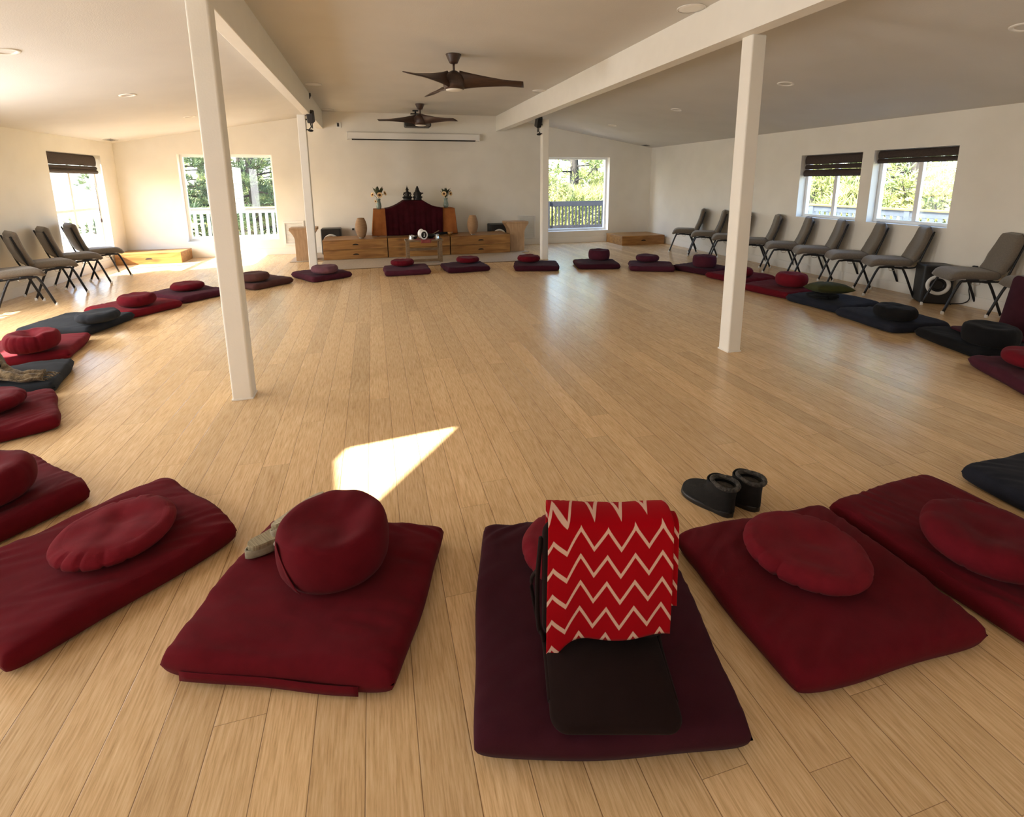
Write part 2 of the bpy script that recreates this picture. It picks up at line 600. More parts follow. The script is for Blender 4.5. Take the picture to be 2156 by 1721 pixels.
post(-0.936, 3.665, 2.535, 'white square post nearest the camera on the left, beside the sun patch')
post(-1.035, 9.10, 2.535, 'white square post left of the altar with a speaker near its top')
post(2.934, 3.555, 2.555, 'white square post nearest the camera on the right, before the grey chairs')
post(3.09, 9.01, 2.555, 'white square post right of the altar with a speaker near its top')
bm = newbm(); b2(bm, -1.005, -0.885, YR, YB, 2.53, 2.90, 0.006)
struct(obj('beam', bm, POSTM), 'white ceiling beam along the left row of posts', 'beam')
bm = newbm()
v = [(2.80, YR), (2.725, YB), (2.885, YB), (2.925, YR)]
prism(bm, v, 'z', 2.55, 2.90)
struct(obj('beam', bm, POSTM), 'white ceiling beam along the right row of posts', 'beam')

# baseboards
def board(name, x0, x1, y0, y1, h=0.13):
    bm = newbm(); b2(bm, x0, x1, y0, y1, 0.0, h, 0.003)
    struct(obj(name, bm, TRIM), 'white painted baseboard', 'baseboard')
board('baseboard_left', XL, XL + 0.015, YR, YB)
board('baseboard_right', XR - 0.015, XR, YR, YB)
board('baseboard_back', XL + 0.015, XR - 0.015, YB - 0.015, YB)

# ---------------------------------------------------------------- windows
def window(name, label, axis, t, h, stiles, rails, fw=0.045, glass_t=None, sill=None):
    """frame set in the wall plane t; h = (u0,u1,z0,z1); stiles/rails = inner member positions"""
    u0, u1, z0, z1 = h
    root = thing(name, label, 'window')
    struct(root)
    def P(bm, a0, a1, w0, w1, d):
        if axis == 'x':
            b2(bm, a0, a1, t - d, t + d, w0, w1, 0.004)
        else:
            b2(bm, t - d, t + d, a0, a1, w0, w1, 0.004)
    bm = newbm()
    P(bm, u0, u0 + fw, z0, z1, 0.035); P(bm, u1 - fw, u1, z0, z1, 0.035)
    P(bm, u0 + fw, u1 - fw, z0, z0 + fw, 0.035); P(bm, u0 + fw, u1 - fw, z1 - fw, z1, 0.035)
    obj('window_frame', bm, VINYL, root)
    for s in stiles:
        bm = newbm(); P(bm, s - 0.028, s + 0.028, z0 + fw, z1 - fw, 0.026)
        obj('stile', bm, VINYL, root)
    for r_ in rails:
        bm = newbm(); P(bm, u0 + fw, u1 - fw, r_ - 0.022, r_ + 0.022, 0.022)
        obj('rail', bm, VINYL, root)
    edges = [u0 + fw] + list(stiles) + [u1 - fw]
    for a, b in zip(edges[:-1], edges[1:]):
        bm = newbm()
        if axis == 'x':
            b2(bm, a, b, t - 0.003, t + 0.003, z0 + fw, z1 - fw)
        else:
            b2(bm, t - 0.003, t + 0.003, a, b, z0 + fw, z1 - fw)
        obj('pane', bm, GLASS, root)
    return root

window('window_1', 'tall sunlit window in the left wall with a dark rolled woven blind', 'y', XL - 0.16, W1, [9.95], [1.03], 0.032)
window('window_2', 'large picture window in the end wall left of the altar', 'x', YB + 0.17, W2, [], [], 0.05)
window('window_3', 'large picture window in the end wall right of the altar', 'x', YB + 0.17, W3, [], [], 0.05)
window('window_4', 'left sliding window in the right wall above the chairs', 'y', XR + 0.16, W4, [6.16], [])
window('window_5', 'right sliding window in the right wall above the chairs', 'y', XR + 0.16, W5, [4.94], [])
window('added_sun_pane', 'added low pane out of view in the left wall, letting in sun strips', 'y', XL - 0.10, W6, [6.67], [], 0.012)

# ---------------------------------------------------------------- woven shades
def shade(root, axis_x, y0, y1, folds):
    """folds: list of (z0,z1,depth) stacked slabs with rounded faces hanging in front of the glass"""
    sgn = 1 if axis_x < 0 else -1
    for k, (z0, z1, dep) in enumerate(folds):
        bm = newbm()
        n = 9
        prof = []
        for i in range(n):
            t_ = i / (n - 1)
            prof.append((axis_x + sgn * (0.012 + dep * math.sin(PI * min(1, t_ * 0.9 + 0.1)) ** 0.5), z0 + (z1 - z0) * t_))
        prof += [(axis_x - sgn * 0.012, z1), (axis_x - sgn * 0.012, z0)]
        prism(bm, [(p[0], p[1]) for p in prof], 'y', y0, y1)
        obj('valance' if k == 0 else 'fold', bm, BLIND, root)
t = thing('woven_blind', 'dark brown woven blind rolled up over the tall window on the left wall', 'blind')
shade(t, -4.70, 9.20, 10.70, [(1.765, 1.945, 0.03), (1.70, 1.76, 0.035), (1.63, 1.705, 0.045)])
bm = newbm(); tube(bm, [(-4.70, 10.62, 1.66), (-4.69, 10.63, 1.2), (-4.685, 10.63, 0.86)], 0.004, 6)
obj('pull_cord', bm, BLIND, t)
bm = newbm(); lathe(bm, [(0.004, 0), (0.014, -0.02), (0.016, -0.06), (0.006, -0.075)], 10, (-4.685, 10.63, 0.86))
obj('tassel', bm, BLIND, t)
t = thing('woven_blind', 'dark woven blind in two folds over the left one of the paired windows', 'blind')
shade(t, 6.70, 5.66, 6.68, [(1.69, 1.825, 0.03), (1.615, 1.685, 0.02), (1.505, 1.61, 0.045)])
t = thing('woven_blind', 'dark woven blind, a single short band, over the right one of the paired windows', 'blind')
shade(t, 6.70, 4.45, 5.47, [(1.73, 1.833, 0.03), (1.665, 1.728, 0.035)])
# ---------------------------------------------------------------- wall fittings
bm = newbm()
t = thing('projection_screen', 'long white projector screen housing mounted high on the end wall', 'projector screen', (0, 0, 0))
b2(bm, -0.42, 2.31, YB - 0.125, YB - 0.005, 2.325, 2.465, 0.012); obj('housing', bm, WHITEP, t)
bm = newbm(); b2(bm, -0.34, 2.23, YB - 0.131, YB - 0.03, 2.315, 2.333); obj('screen_slot', bm, DARKHOLE, t)
bm = newbm(); b2(bm, -0.435, -0.415, YB - 0.13, YB - 0.0, 2.32, 2.47, 0.004); obj('end_cap', bm, WHITEP, t)
bm = newbm(); b2(bm, 2.305, 2.325, YB - 0.13, YB - 0.0, 2.32, 2.47, 0.004); obj('end_cap', bm, WHITEP, t)

t = thing('wall_sensor', 'small white wall sensor with a black eye beside the left beam', 'sensor')
bm = newbm(); b2(bm, -0.63, -0.535, YB - 0.03, YB - 0.001, 2.55, 2.665, 0.008); obj('sensor_body', bm, WHITEP, t)
bm = newbm(); b2(bm, -0.612, -0.572, YB - 0.036, YB - 0.028, 2.575, 2.645, 0.006); obj('sensor_eye', bm, BLACK, t)

def grille(x0, x1, z0, z1, label):
    t = thing('air_grille', label, 'vent', ((x0 + x1) / 2, YB, (z0 + z1) / 2), 0, 'return air grilles low on the end wall')
    w, h = x1 - x0, z1 - z0
    bm = newbm(); f = 0.035
    for (a, b, c, d) in ((-w/2, w/2, -h/2, -h/2+f), (-w/2, w/2, h/2-f, h/2), (-w/2, -w/2+f, -h/2+f, h/2-f), (w/2-f, w/2, -h/2+f, h/2-f)):
        b2(bm, a, b, -0.022, -0.002, c, d, 0.004)
    obj('grille_frame', bm, WHITEP, t)
    bm = newbm()
    n = int((h - 2 * f) / 0.022)
    for i in range(n):
        z = -h/2 + f + (i + 0.5) * (h - 2*f) / n
        bx(bm, (0, -0.010, z), (w - 2*f, 0.012, 0.003), Matrix.Rotation(R(35), 3, 'X'))
    b2(bm, -w/2+f, w/2-f, -0.004, -0.002, -h/2+f, h/2-f)
    obj('louvres', bm, WHITEP, t)
grille(3.22, 3.64, 0.14, 0.69, 'white wall grille on the end wall beside the right wooden pedestal')
grille(-1.80, -1.40, 0.19, 0.68, 'white wall grille on the end wall behind the left wooden pedestal')
t = thing('wall_outlet', 'white wall outlet with a black plug low behind the altar boxes', 'outlet')
bm = newbm(); b2(bm, -0.49, -0.38, YB - 0.012, YB - 0.001, 0.44, 0.56, 0.004); obj('outlet_plate', bm, WHITEP, t)
bm = newbm(); b2(bm, -0.455, -0.415, YB - 0.045, YB - 0.010, 0.46, 0.50, 0.006); obj('plug', bm, BLACK, t)

# recessed lights and round ceiling speakers
def slope_z(x):
    return 2.155 + (x + 4.85) * (2.80 - 2.155) / 3.90 if x < 0 else 2.845 + (x - 2.85) * (2.19 - 2.845) / 4.0
def downlight(x, y, label):
    z = slope_z(x)
    ang = math.atan2(2.80 - 2.155, 3.9) if x < 0 else -math.atan2(2.845 - 2.19, 4.0)
    t = thing('recessed_light', label, 'ceiling light', (x, y, z - 0.002), 0, 'recessed lights in the sloping ceiling')
    t.rotation_euler = (0, -ang, 0)
    bm = newbm()
    lathe(bm, [(0.055, 0.03), (0.060, 0.0), (0.066, -0.006), (0.088, -0.005), (0.092, 0.0), (0.092, 0.004), (0.06, 0.004)], 28, cap=False)
    obj('trim_ring', bm, TRIM, t, True)
    bm = newbm(); lathe(bm, [(0.0005, 0.012), (0.056, 0.012), (0.056, 0.022), (0.0005, 0.022)], 24, cap=False); obj('lens', bm, FOGLASS, t, True)
downlight(-2.75, 5.20, 'unlit recessed light at the far left edge of the sloping left ceiling')
downlight(-2.755, 7.33, 'unlit recessed light in the sloping left ceiling, second from the camera')
downlight(-2.74, 9.44, 'unlit recessed light in the left ceiling closest to the end wall')
downlight(4.68, 2.84, 'unlit recessed light at the far right edge of the sloping right ceiling')
downlight(4.68, 5.09, 'unlit recessed light in the right ceiling just right of the near post')
downlight(4.68, 7.29, 'unlit recessed light in the right ceiling just left of the near post')
downlight(4.69, 9.53, 'unlit recessed light in the right ceiling closest to the end wall')
def ceiling_speaker(x, y, label):
    t = thing('ceiling_speaker', label, 'speaker', (x, y, 2.87), 0, 'round flush ceiling speakers')
    bm = newbm(); lathe(bm, [(0.108, -0.001), (0.115, -0.001), (0.115, -0.008), (0.108, -0.009)], 36, cap=False); obj('rim', bm, TRIM, t, True)
    bm = newbm(); lathe(bm, [(0.001, -0.010), (0.06, -0.0095), (0.108, -0.007), (0.108, -0.002), (0.001, -0.002)], 36, cap=False); obj('speaker_grille', bm, TRIM, t, True)
ceiling_speaker(2.655, 4.0, 'round white ceiling speaker by the right beam at the top of the picture')
ceiling_speaker(2.655, 8.01, 'round white ceiling speaker by the right beam near the far post')
ceiling_speaker(-0.735, 8.24, 'round white ceiling speaker by the left beam near the far post')
ceiling_speaker(-0.75, 10.95, 'round white ceiling speaker by the left beam against the end wall')
t = thing('ceiling_vent', 'small grey vent in the left ceiling corner above the sunlit window', 'vent', (-4.40, 10.75, slope_z(-4.40) - 0.002))
t.rotation_euler = (0, -math.atan2(0.645, 3.9), 0)
bm = newbm(); b2(bm, -0.06, 0.06, -0.16, 0.16, -0.006, 0.0, 0.002); obj('vent_plate', bm, WHITEP, t)
bm = newbm()
for i in range(5):
    b2(bm, -0.045 + i * 0.0225 - 0.004, -0.045 + i * 0.0225 + 0.004, -0.14, 0.14, -0.009, -0.005)
obj('vent_slots', bm, BLACK, t)
t = thing('ceiling_vent', 'small grey vent in the right ceiling corner by the end wall', 'vent', (6.30, 11.02, slope_z(6.30) - 0.002))
t.rotation_euler = (0, math.atan2(0.655, 4.0), 0)
bm = newbm(); b2(bm, -0.06, 0.06, -0.14, 0.14, -0.006, 0.0, 0.002); obj('vent_plate', bm, WHITEP, t)
bm = newbm()
for i in range(5):
    b2(bm, -0.045 + i * 0.0225 - 0.004, -0.045 + i * 0.0225 + 0.004, -0.12, 0.12, -0.009, -0.005)
obj('vent_slots', bm, BLACK, t)

# wall speakers on the far posts
def post_speaker(x, y, sgn, label):
    """sgn: side of the post the speaker hangs on (+1 = towards +x)"""
    t = thing('wall_speaker', label, 'speaker', (x, y, 2.40), 0, 'black speakers on the far posts')
    tilt = Matrix.Rotation(R(28) , 3, 'X') @ Matrix.Rotation(R(-18 * sgn), 3, 'Z')
    bm = newbm(); bx(bm, (sgn * 0.085, -0.05, 0.10), (0.10, 0.11, 0.20), tilt, 0.022, 3); obj('speaker_cabinet', bm, BLACK, t)
    bm = newbm(); bx(bm, (sgn * 0.085 , -0.10, 0.075), (0.085, 0.012, 0.17), tilt, 0.004); obj('speaker_grille', bm, BLACKM, t)
    bm = newbm()
    tube(bm, [(0, 0, 0.06), (sgn * 0.05, -0.01, 0.06), (sgn * 0.08, -0.03, 0.08)], 0.012, 8)
    tube(bm, [(sgn * 0.07, -0.03, 0.02), (sgn * 0.085, -0.05, -0.06), (sgn * 0.04, -0.02, -0.10), (0, 0, -0.10)], 0.009, 8)
    tube(bm, [(sgn * 0.10, -0.03, 0.02), (sgn * 0.10, -0.04, -0.08)], 0.008, 8)
    obj('bracket', bm, BLACKM, t)
    bm = newbm(); ellipsoid(bm, (sgn * 0.07, -0.03, -0.115), (0.045, 0.02, 0.02), None, 10, 6); obj('clamp', bm, BLACKM, t)
    bm = newbm()
    tube(bm, smoothpath([(sgn * 0.012, -0.01, 0.12), (sgn * 0.012, -0.01, 0.30), (sgn * 0.02, -0.01, 0.335), (sgn * 0.085, -0.02, 0.385), (sgn * 0.10, -0.02, 0.455)], 5), 0.011, 8)
    lathe(bm, [(0.008, 0), (0.013, 0.01), (0.013, 0.05), (0.008, 0.055)], 10, (sgn * 0.10, -0.02, 0.412))
    obj('cable', bm, BLACK, t)
post_speaker(-0.972, 9.06, 1, 'black speaker clamped high on the post left of the altar')
post_speaker(3.026, 8.97, -1, 'black speaker clamped high on the post right of the altar')

# ---------------------------------------------------------------- ceiling fans
def fan_blade():
    bm = newbm()
    rows = []
    n = 22
    for i in range(n + 1):
        s = i / n
        r = 0.07 + s * 0.72
        chord = 0.20 - 0.085 * s ** 0.7 + 0.05 * s ** 3
        pitch = R(82 - 66 * min(1.0, (s * 1.35)) ** 0.6)
        zc = 0.012 - 0.05 * s
        sweep = -0.02 + 0.07 * s ** 1.5
        th = 0.024 * (1 - s) + 0.011
        ring = []
        for (u, w) in ((-0.5, 0), (-0.38, 0.5), (0, 0.7), (0.38, 0.5), (0.5, 0), (0.38, -0.5), (0, -0.7), (-0.38, -0.5)):
            a = u * chord * (1.0 if i < n else 0.93)
            b = w * th
            y = a * math.cos(pitch) + b * math.sin(pitch)
            z = -a * math.sin(pitch) + b * math.cos(pitch)
            ring.append(bm.verts.new((r, y + sweep, z + zc)))
        rows.append(ring)
    for a, b in zip(rows[:-1], rows[1:]):
        for k in range(8):
            j = (k + 1) % 8
            bm.faces.new((a[k], a[j], b[j], b[k]))
    bm.faces.new(rows[0]); bm.faces.new(rows[-1][::-1])
    return bm
def make_fan(label, loc, rz):
    t = thing('ceiling_fan', label, 'ceiling fan', loc, rz, 'walnut three-blade ceiling fans')
    bm = newbm(); lathe(bm, [(0.02, -0.10), (0.045, -0.095), (0.055, -0.075), (0.085, -0.01), (0.088, 0.0)], 28); obj('canopy', bm, FANW, t, True)
    bm = newbm(); lathe(bm, [(0.013, -0.20), (0.013, -0.09)], 14); obj('downrod', bm, FANW, t, True)
    bm = newbm(); lathe(bm, [(0.014, -0.17), (0.03, -0.175), (0.075, -0.20), (0.115, -0.235), (0.128, -0.275), (0.125, -0.33), (0.112, -0.37), (0.100, -0.378)], 36); obj('motor_housing', bm, FANW, t, True)
    bm = newbm(); lathe(bm, [(0.098, -0.376), (0.096, -0.384), (0.06, -0.392), (0.001, -0.395)], 32); obj('light_lens', bm, FOGLASS, t, True)
    for k in range(3):
        o = obj('blade', fan_blade(), FANW, t, True)
        o.location = (0, 0, -0.29)
        o.rotation_euler = (0, 0, 2 * PI * k / 3)
    return t
f1 = make_fan('nearer and larger of the two walnut ceiling fans', (0.974, 6.03, 2.87), R(-19))
dup(f1, (0.94, 9.84, 2.87), R(-48), 'farther walnut ceiling fan in front of the black projector')

t = thing('projector', 'black projector hung from the ceiling behind the farther fan', 'projector', (0.96, 10.72, 2.60))
bm = newbm(); bx(bm, (0, 0, 0), (0.52, 0.34, 0.12), None, 0.03, 4); obj('projector_body', bm, BLACK, t)
bm = newbm(); lathe(bm, [(0.045, 0), (0.05, -0.012), (0.036, -0.016), (0.001, -0.012)], 20, (0, 0, 0), mtx=Matrix.Translation((-0.13, -0.168, 0.0)) @ Matrix.Rotation(R(90), 4, 'X').inverted() @ Matrix.Scale(-1, 4, (0, 0, 1))); obj('lens', bm, BLACKM, t, True)
bm = newbm(); tube(bm, [(-0.03, 0, 0.05), (-0.03, 0, 0.265)], 0.018, 10); lathe(bm, [(0.06, 0.25), (0.06, 0.268)], 16, (-0.03, 0, 0)); obj('mount_pole', bm, BLACKM, t)
bm = newbm()
for k in range(4):
    a = PI / 4 + k * PI / 2
    tube(bm, [(-0.03, 0, 0.12), (-0.03 + 0.14 * math.cos(a), 0.1 * math.sin(a), 0.055)], 0.009, 6)
b2(bm, -0.13, 0.07, -0.05, 0.05, 0.19, 0.21, 0.004)
obj('mount_arms', bm, BLACKM, t)

# ---------------------------------------------------------------- grey stacking chairs
def pad(w0, w1, l, th, nu=14, nv=16, waist=0.0, crown=0.25, curl=None):
    """upholstered pad: closed rounded slab, width w0 (start) to w1 (end) along v, in local (u, v, n)"""
    bm = newbm()
    top, bot = [], []
    for j in range(nv + 1):
        v = j / nv
        tv, bv = [], []
        for i in range(nu + 1):
            u = i / nu * 2 - 1
            vv = v * 2 - 1
            w = (w0 + (w1 - w0) * v) / 2
            if waist:
                w *= 1 - waist * math.exp(-((v - 0.22) / 0.14) ** 2)
            # rounded corners in plan
            cu = 1 - 0.10 * abs(vv) ** 8
            cv = 1 - 0.06 * abs(u) ** 8
            e = ((1 - abs(u) ** 7) * (1 - abs(vv) ** 9)) ** 0.42 if abs(u) < 1 and abs(vv) < 1 else 0.0
            x = u * w * cu
            y = (0.5 + vv * cv / 2) * l
            tv.append((x, y, th * (0.5 + 0.5 * e + crown * 0.25 * (1 - u * u) * (1 - vv * vv))))
            bv.append((x, y, th * (0.5 - 0.5 * e)))
        top.append(tv); bot.append(bv)
    if curl:
        top = [[curl(p) for p in r] for r in top]
        bot = [[curl(p) for p in r] for r in bot]
    T = [[bm.verts.new(p) for p in r] for r in top]
    Bv = [[None] * (nu + 1) for _ in range(nv + 1)]
    for j in range(nv + 1):
        for i in range(nu + 1):
            Bv[j][i] = T[j][i] if (i in (0, nu) or j in (0, nv)) else bm.verts.new(bot[j][i])
    for j in range(nv):
        for i in range(nu):
            bm.faces.new((T[j][i], T[j][i + 1], T[j + 1][i + 1], T[j + 1][i]))
            q = (Bv[j][i], Bv[j + 1][i], Bv[j + 1][i + 1], Bv[j][i + 1])
            if len(set(q)) == 4:
                try:
                    bm.faces.new(q)
                except ValueError:
                    pass
    return bm

def make_chair(label, loc, rz, group):
    t = thing('stacking_chair', label, 'chair', loc, rz, group)
    def seatcurl(p):
        x, y, z = p
        y -= 0.235
        drop = 0.0
        if y > 0.12:
            drop = 0.055 * ((y - 0.12) / 0.115) ** 2
        return (x, y, z + 0.385 - drop)
    o = obj('seat', pad(0.44, 0.465, 0.47, 0.095, curl=seatcurl), SEATF, t, True)
    a0 = Vector((0, -0.235, 0.425)); a1 = Vector((0, -0.375, 0.885))
    ax = (a1 - a0); L = ax.length; ax.normalize()
    nrm = Vector((1, 0, 0)).cross(ax).normalized()
    if nrm.y < 0:
        nrm = -nrm
    def backcurl(p):
        x, y, z = p
        q = a0 + ax * y + nrm * (z - 0.02 - 0.025 * math.sin(PI * y / L * 1.0) + 0.12 * x * x)
        return (x + q.x, q.y, q.z)
    obj('backrest', pad(0.42, 0.42, L, 0.078, waist=0.09, curl=backcurl), SEATF, t, True)
    def panelcurl(p):
        x, y, z = p
        y += 0.055
        q = a0 + ax * y + nrm * (-z - 0.016 - 0.025 * math.sin(PI * y / L) + 0.12 * x * x)
        return (x + q.x, q.y, q.z)
    obj('back_panel', pad(0.35, 0.34, L - 0.11, 0.014, nu=10, nv=12, curl=panelcurl), SEATF, t, True)
    # steel tube frame: a front leg and a rear leg each side, joined under the seat
    for s in (-1, 1):
        bm = newbm()
        tube(bm, smoothpath([(s * 0.205, -0.02, 0.385), (s * 0.210, 0.10, 0.375), (s * 0.213, 0.155, 0.335), (s * 0.222, 0.265, 0.012)], 5), 0.0135, 8)
        g = obj('leg', bm, BLACKM, t, True)
        bm = newbm(); lathe(bm, [(0.014, 0), (0.0155, 0.004), (0.0155, 0.032), (0.012, 0.036)], 10, (s * 0.222, 0.266, 0.0)); obj('foot_cap', bm, WHITEP, g, True)
        bm = newbm()
        tube(bm, smoothpath([(s * 0.205, 0.04, 0.378), (s * 0.208, -0.08, 0.372), (s * 0.210, -0.13, 0.335), (s * 0.215, -0.265, 0.012)], 5), 0.0135, 8)
        g = obj('leg', bm, BLACKM, t, True)
        bm = newbm(); lathe(bm, [(0.014, 0), (0.0155, 0.004), (0.0155, 0.032), (0.012, 0.036)], 10, (s * 0.215, -0.266, 0.0)); obj('foot_cap', bm, WHITEP, g, True)
        bm = newbm()
        tube(bm, smoothpath([(s * 0.20, -0.05, 0.380), (s * 0.20, -0.20, 0.378), (s * 0.20, -0.262, 0.42), (s * 0.195, -0.325, 0.62), (s * 0.185, -0.39, 0.83)], 5), 0.010, 8)
        obj('back_support', bm, BLACKM, t, True)
    bm = newbm()
    tube(bm, [(-0.205, 0.02, 0.382), (0.205, 0.02, 0.382)], 0.010, 8)
    tube(bm, [(-0.205, -0.16, 0.380), (0.205, -0.16, 0.380)], 0.010, 8)
    obj('seat_rail', bm, BLACKM, t, True)
    for s in (-1, 1):
        bm = newbm()
        tube(bm, [(s * 0.208, -0.035, 0.375), (s * 0.218, -0.03, 0.345), (s * 0.218, 0.0, 0.337), (s * 0.218, 0.03, 0.345), (s * 0.208, 0.035, 0.375)], 0.0035, 6)
        obj('ganging_hook', bm, CHROME, t, True)
    return t

GL, GR = 'grey stacking chairs along the left wall', 'grey stacking chairs along the right wall'
def face(dx, dy):
    return math.atan2(dy, dx) - PI / 2
chair0 = make_chair('taupe grey padded chair by the left wall, its back against the sunlit window', (-4.16, 9.30, 0), face(0.74, 0.67), GL)
for (x, y, d, lab) in [
    (-4.17, 8.66, (0.74, 0.67), 'taupe grey padded chair by the left wall, second from the sunlit window'),
    (-4.165, 7.99, (0.74, 0.67), 'taupe grey padded chair by the left wall, third from the sunlit window'),
    (-4.16, 7.26, (0.74, 0.67), 'taupe grey padded chair by the left wall, cut by the left picture edge')]:
    dup(chair0, (x, y, 0), face(*d), lab, GL)
for (x, y, d, lab) in [
    (6.20, 9.14, (-0.82, 0.57), 'taupe grey padded chair by the right wall beside the low wooden platform'),
    (6.22, 8.52, (-0.82, 0.57), 'taupe grey padded chair by the right wall, second from the wooden platform'),
    (6.25, 7.92, (-0.82, 0.57), 'taupe grey padded chair by the right wall, its back hidden by the near right post'),
    (6.27, 7.22, (-0.82, 0.57), 'taupe grey padded chair by the right wall, its front hidden by the near right post'),
    (6.28, 6.60, (-0.82, 0.57), 'taupe grey padded chair by the right wall, first one clear of the near post'),
    (6.28, 6.02, (-0.82, 0.57), 'taupe grey padded chair by the right wall under the left paired window'),
    (6.30, 5.45, (-0.82, 0.57), 'taupe grey padded chair by the right wall between the two paired windows'),
    (6.30, 4.88, (-0.82, 0.57), 'taupe grey padded chair by the right wall, left of the black subwoofer'),
    (6.28, 3.96, (-0.86, 0.51), 'taupe grey padded chair just right of the black subwoofer, facing the circle'),
    (6.34, 3.34, (-0.86, 0.51), 'taupe grey padded chair cut by the right picture edge behind the maroon floor chair')]:
    dup(chair0, (x, y, 0), face(*d), lab, GR)

# ---------------------------------------------------------------- subwoofers
def subwoofer(loc, rz, label, w=0.385, h=0.46):
    t = thing('subwoofer', label, 'speaker', loc, rz, 'black subwoofers with white rings')
    bm = newbm(); bx(bm, (0, 0, h / 2), (w, w * 0.95, h), None, 0.02, 3); obj('cabinet', bm, BLACK, t)
    fy = -w * 0.475
    rot = Matrix.Translation((0, fy, h * 0.50)) @ Matrix.Rotation(R(90), 4, 'X')
    rr = w * 0.40
    bm = newbm(); lathe(bm, [(rr, 0.0), (rr, 0.010), (rr - 0.012, 0.016), (rr - 0.035, 0.012), (rr - 0.04, 0.0)], 44, cap=False, mtx=rot); obj('ring', bm, WHITEP, t, True)
    bm = newbm(); lathe(bm, [(rr - 0.04, 0.004), (rr - 0.06, 0.012), (rr - 0.07, 0.004), (0.045, -0.03), (0.04, -0.02), (0.02, -0.008), (0.0008, -0.005)], 40, cap=False, mtx=rot); obj('cone', bm, BLACKM, t, True)
    return t
subwoofer((6.44, 4.385, 0), face(-0.60, -0.80) + PI, 'black subwoofer with a white ring on the floor between grey chairs', 0.30, 0.46)
subwoofer((-0.86, 11.03, 0.0085), 0.0, 'black subwoofer behind the left end of the altar boxes', 0.385, 0.525)
subwoofer((2.67, 11.03, 0.0085), 0.0, 'black subwoofer behind the right end of the altar boxes', 0.385, 0.52)
t = thing('power_cord', 'black power cord looping from the subwoofer down the right wall', 'cord', (6.57, 4.07, 0))
bm = newbm(); tube(bm, smoothpath([(0.02, 0.0, 0.42), (0.01, 0.02, 0.22), (-0.02, -0.02, 0.10), (0.0, 0.05, 0.03), (-0.08, 0.12, 0.012), (-0.12, 0.10, 0.012)], 6), 0.006, 6); obj('cord', bm, BLACK, t, True)
bm = newbm(); bx(bm, (0.02, 0, 0.40), (0.035, 0.045, 0.16), None, 0.006); obj('adapter', bm, BLACK, t)

# ---------------------------------------------------------------- meditation mats (zabutons) and cushions (zafus)
def zabuton(name, label, x, y, deg, w, d, mt, h=0.092, seed=0, hi=False, flop=0.0):
    """flat cotton floor mat: puffy slab with rounded edges, soft corners and cloth creases"""
    bm = newbm()
    nu, nv = (64, 56) if hi else (30, 26)
    off = Vector((seed * 7.31, seed * 3.17, 0))
    top, bot = [], []
    for j in range(nv + 1):
        tr, br = [], []
        v = -1 + 2 * j / nv
        v = sg(v, 0.72)
        for i in range(nu + 1):
            u = -1 + 2 * i / nu
            u = sg(u, 0.72)
            eu, ev = max(0.0, 1 - abs(u) ** 14), max(0.0, 1 - abs(v) ** 14)
            e = (eu * ev) ** 0.30
            px = u * w / 2 * (1 - 0.035 * abs(v) ** 5 + 0.012 * math.sin(5 * v + seed))
            py = v * d / 2 * (1 - 0.035 * abs(u) ** 5 + 0.012 * math.sin(4.3 * u + 2 * seed))
            q = Vector((px, py, 0))
            n1 = noise.noise(q * 4.0 + off)
            # creases that run in from the corners
            ang = 0.6 * math.sin(seed * 1.7)
            qr = Vector((px * math.cos(ang) + py * math.sin(ang), (-px * math.sin(ang) + py * math.cos(ang)) * 4.5, 0))
            n2 = abs(noise.noise(qr * 4.5 + off * 1.3))
            rim = 1 - max(0.0, 1 - abs(u) ** 4) * max(0.0, 1 - abs(v) ** 4)
            zt = h * (0.46 + 0.50 * e) + 0.010 * n1 * e - 0.020 * n2 * e * (0.30 + 0.70 * rim) - flop * e * max(0, u) ** 2
            zb = h * 0.46 * (1 - e)
            zb = max(0.001, zb) * 0.9 + 0.0001
            tr.append((px, py, zt)); br.append((px, py, zb))
        top.append(tr); bot.append(br)
    T = [[bm.verts.new(p) for p in r] for r in top]
    for j in range(nv):
        for i in range(nu):
            bm.faces.new((T[j][i], T[j][i + 1], T[j + 1][i + 1], T[j + 1][i]))
    B = [[T[j][i] if i in (0, nu) or j in (0, nv) else bm.verts.new(bot[j][i]) for i in range(nu + 1)] for j in range(nv + 1)]
    for j in range(nv):
        for i in range(nu):
            q = (B[j][i], B[j + 1][i], B[j + 1][i + 1], B[j][i + 1])
            bm.faces.new(q)
    o = obj(name, bm, mt, None, True)
    o.location = (x, y, 0)
    o.rotation_euler = (0, 0, R(deg))
    return tag(o, label, 'meditation mat', 'square meditation mats in the circle')

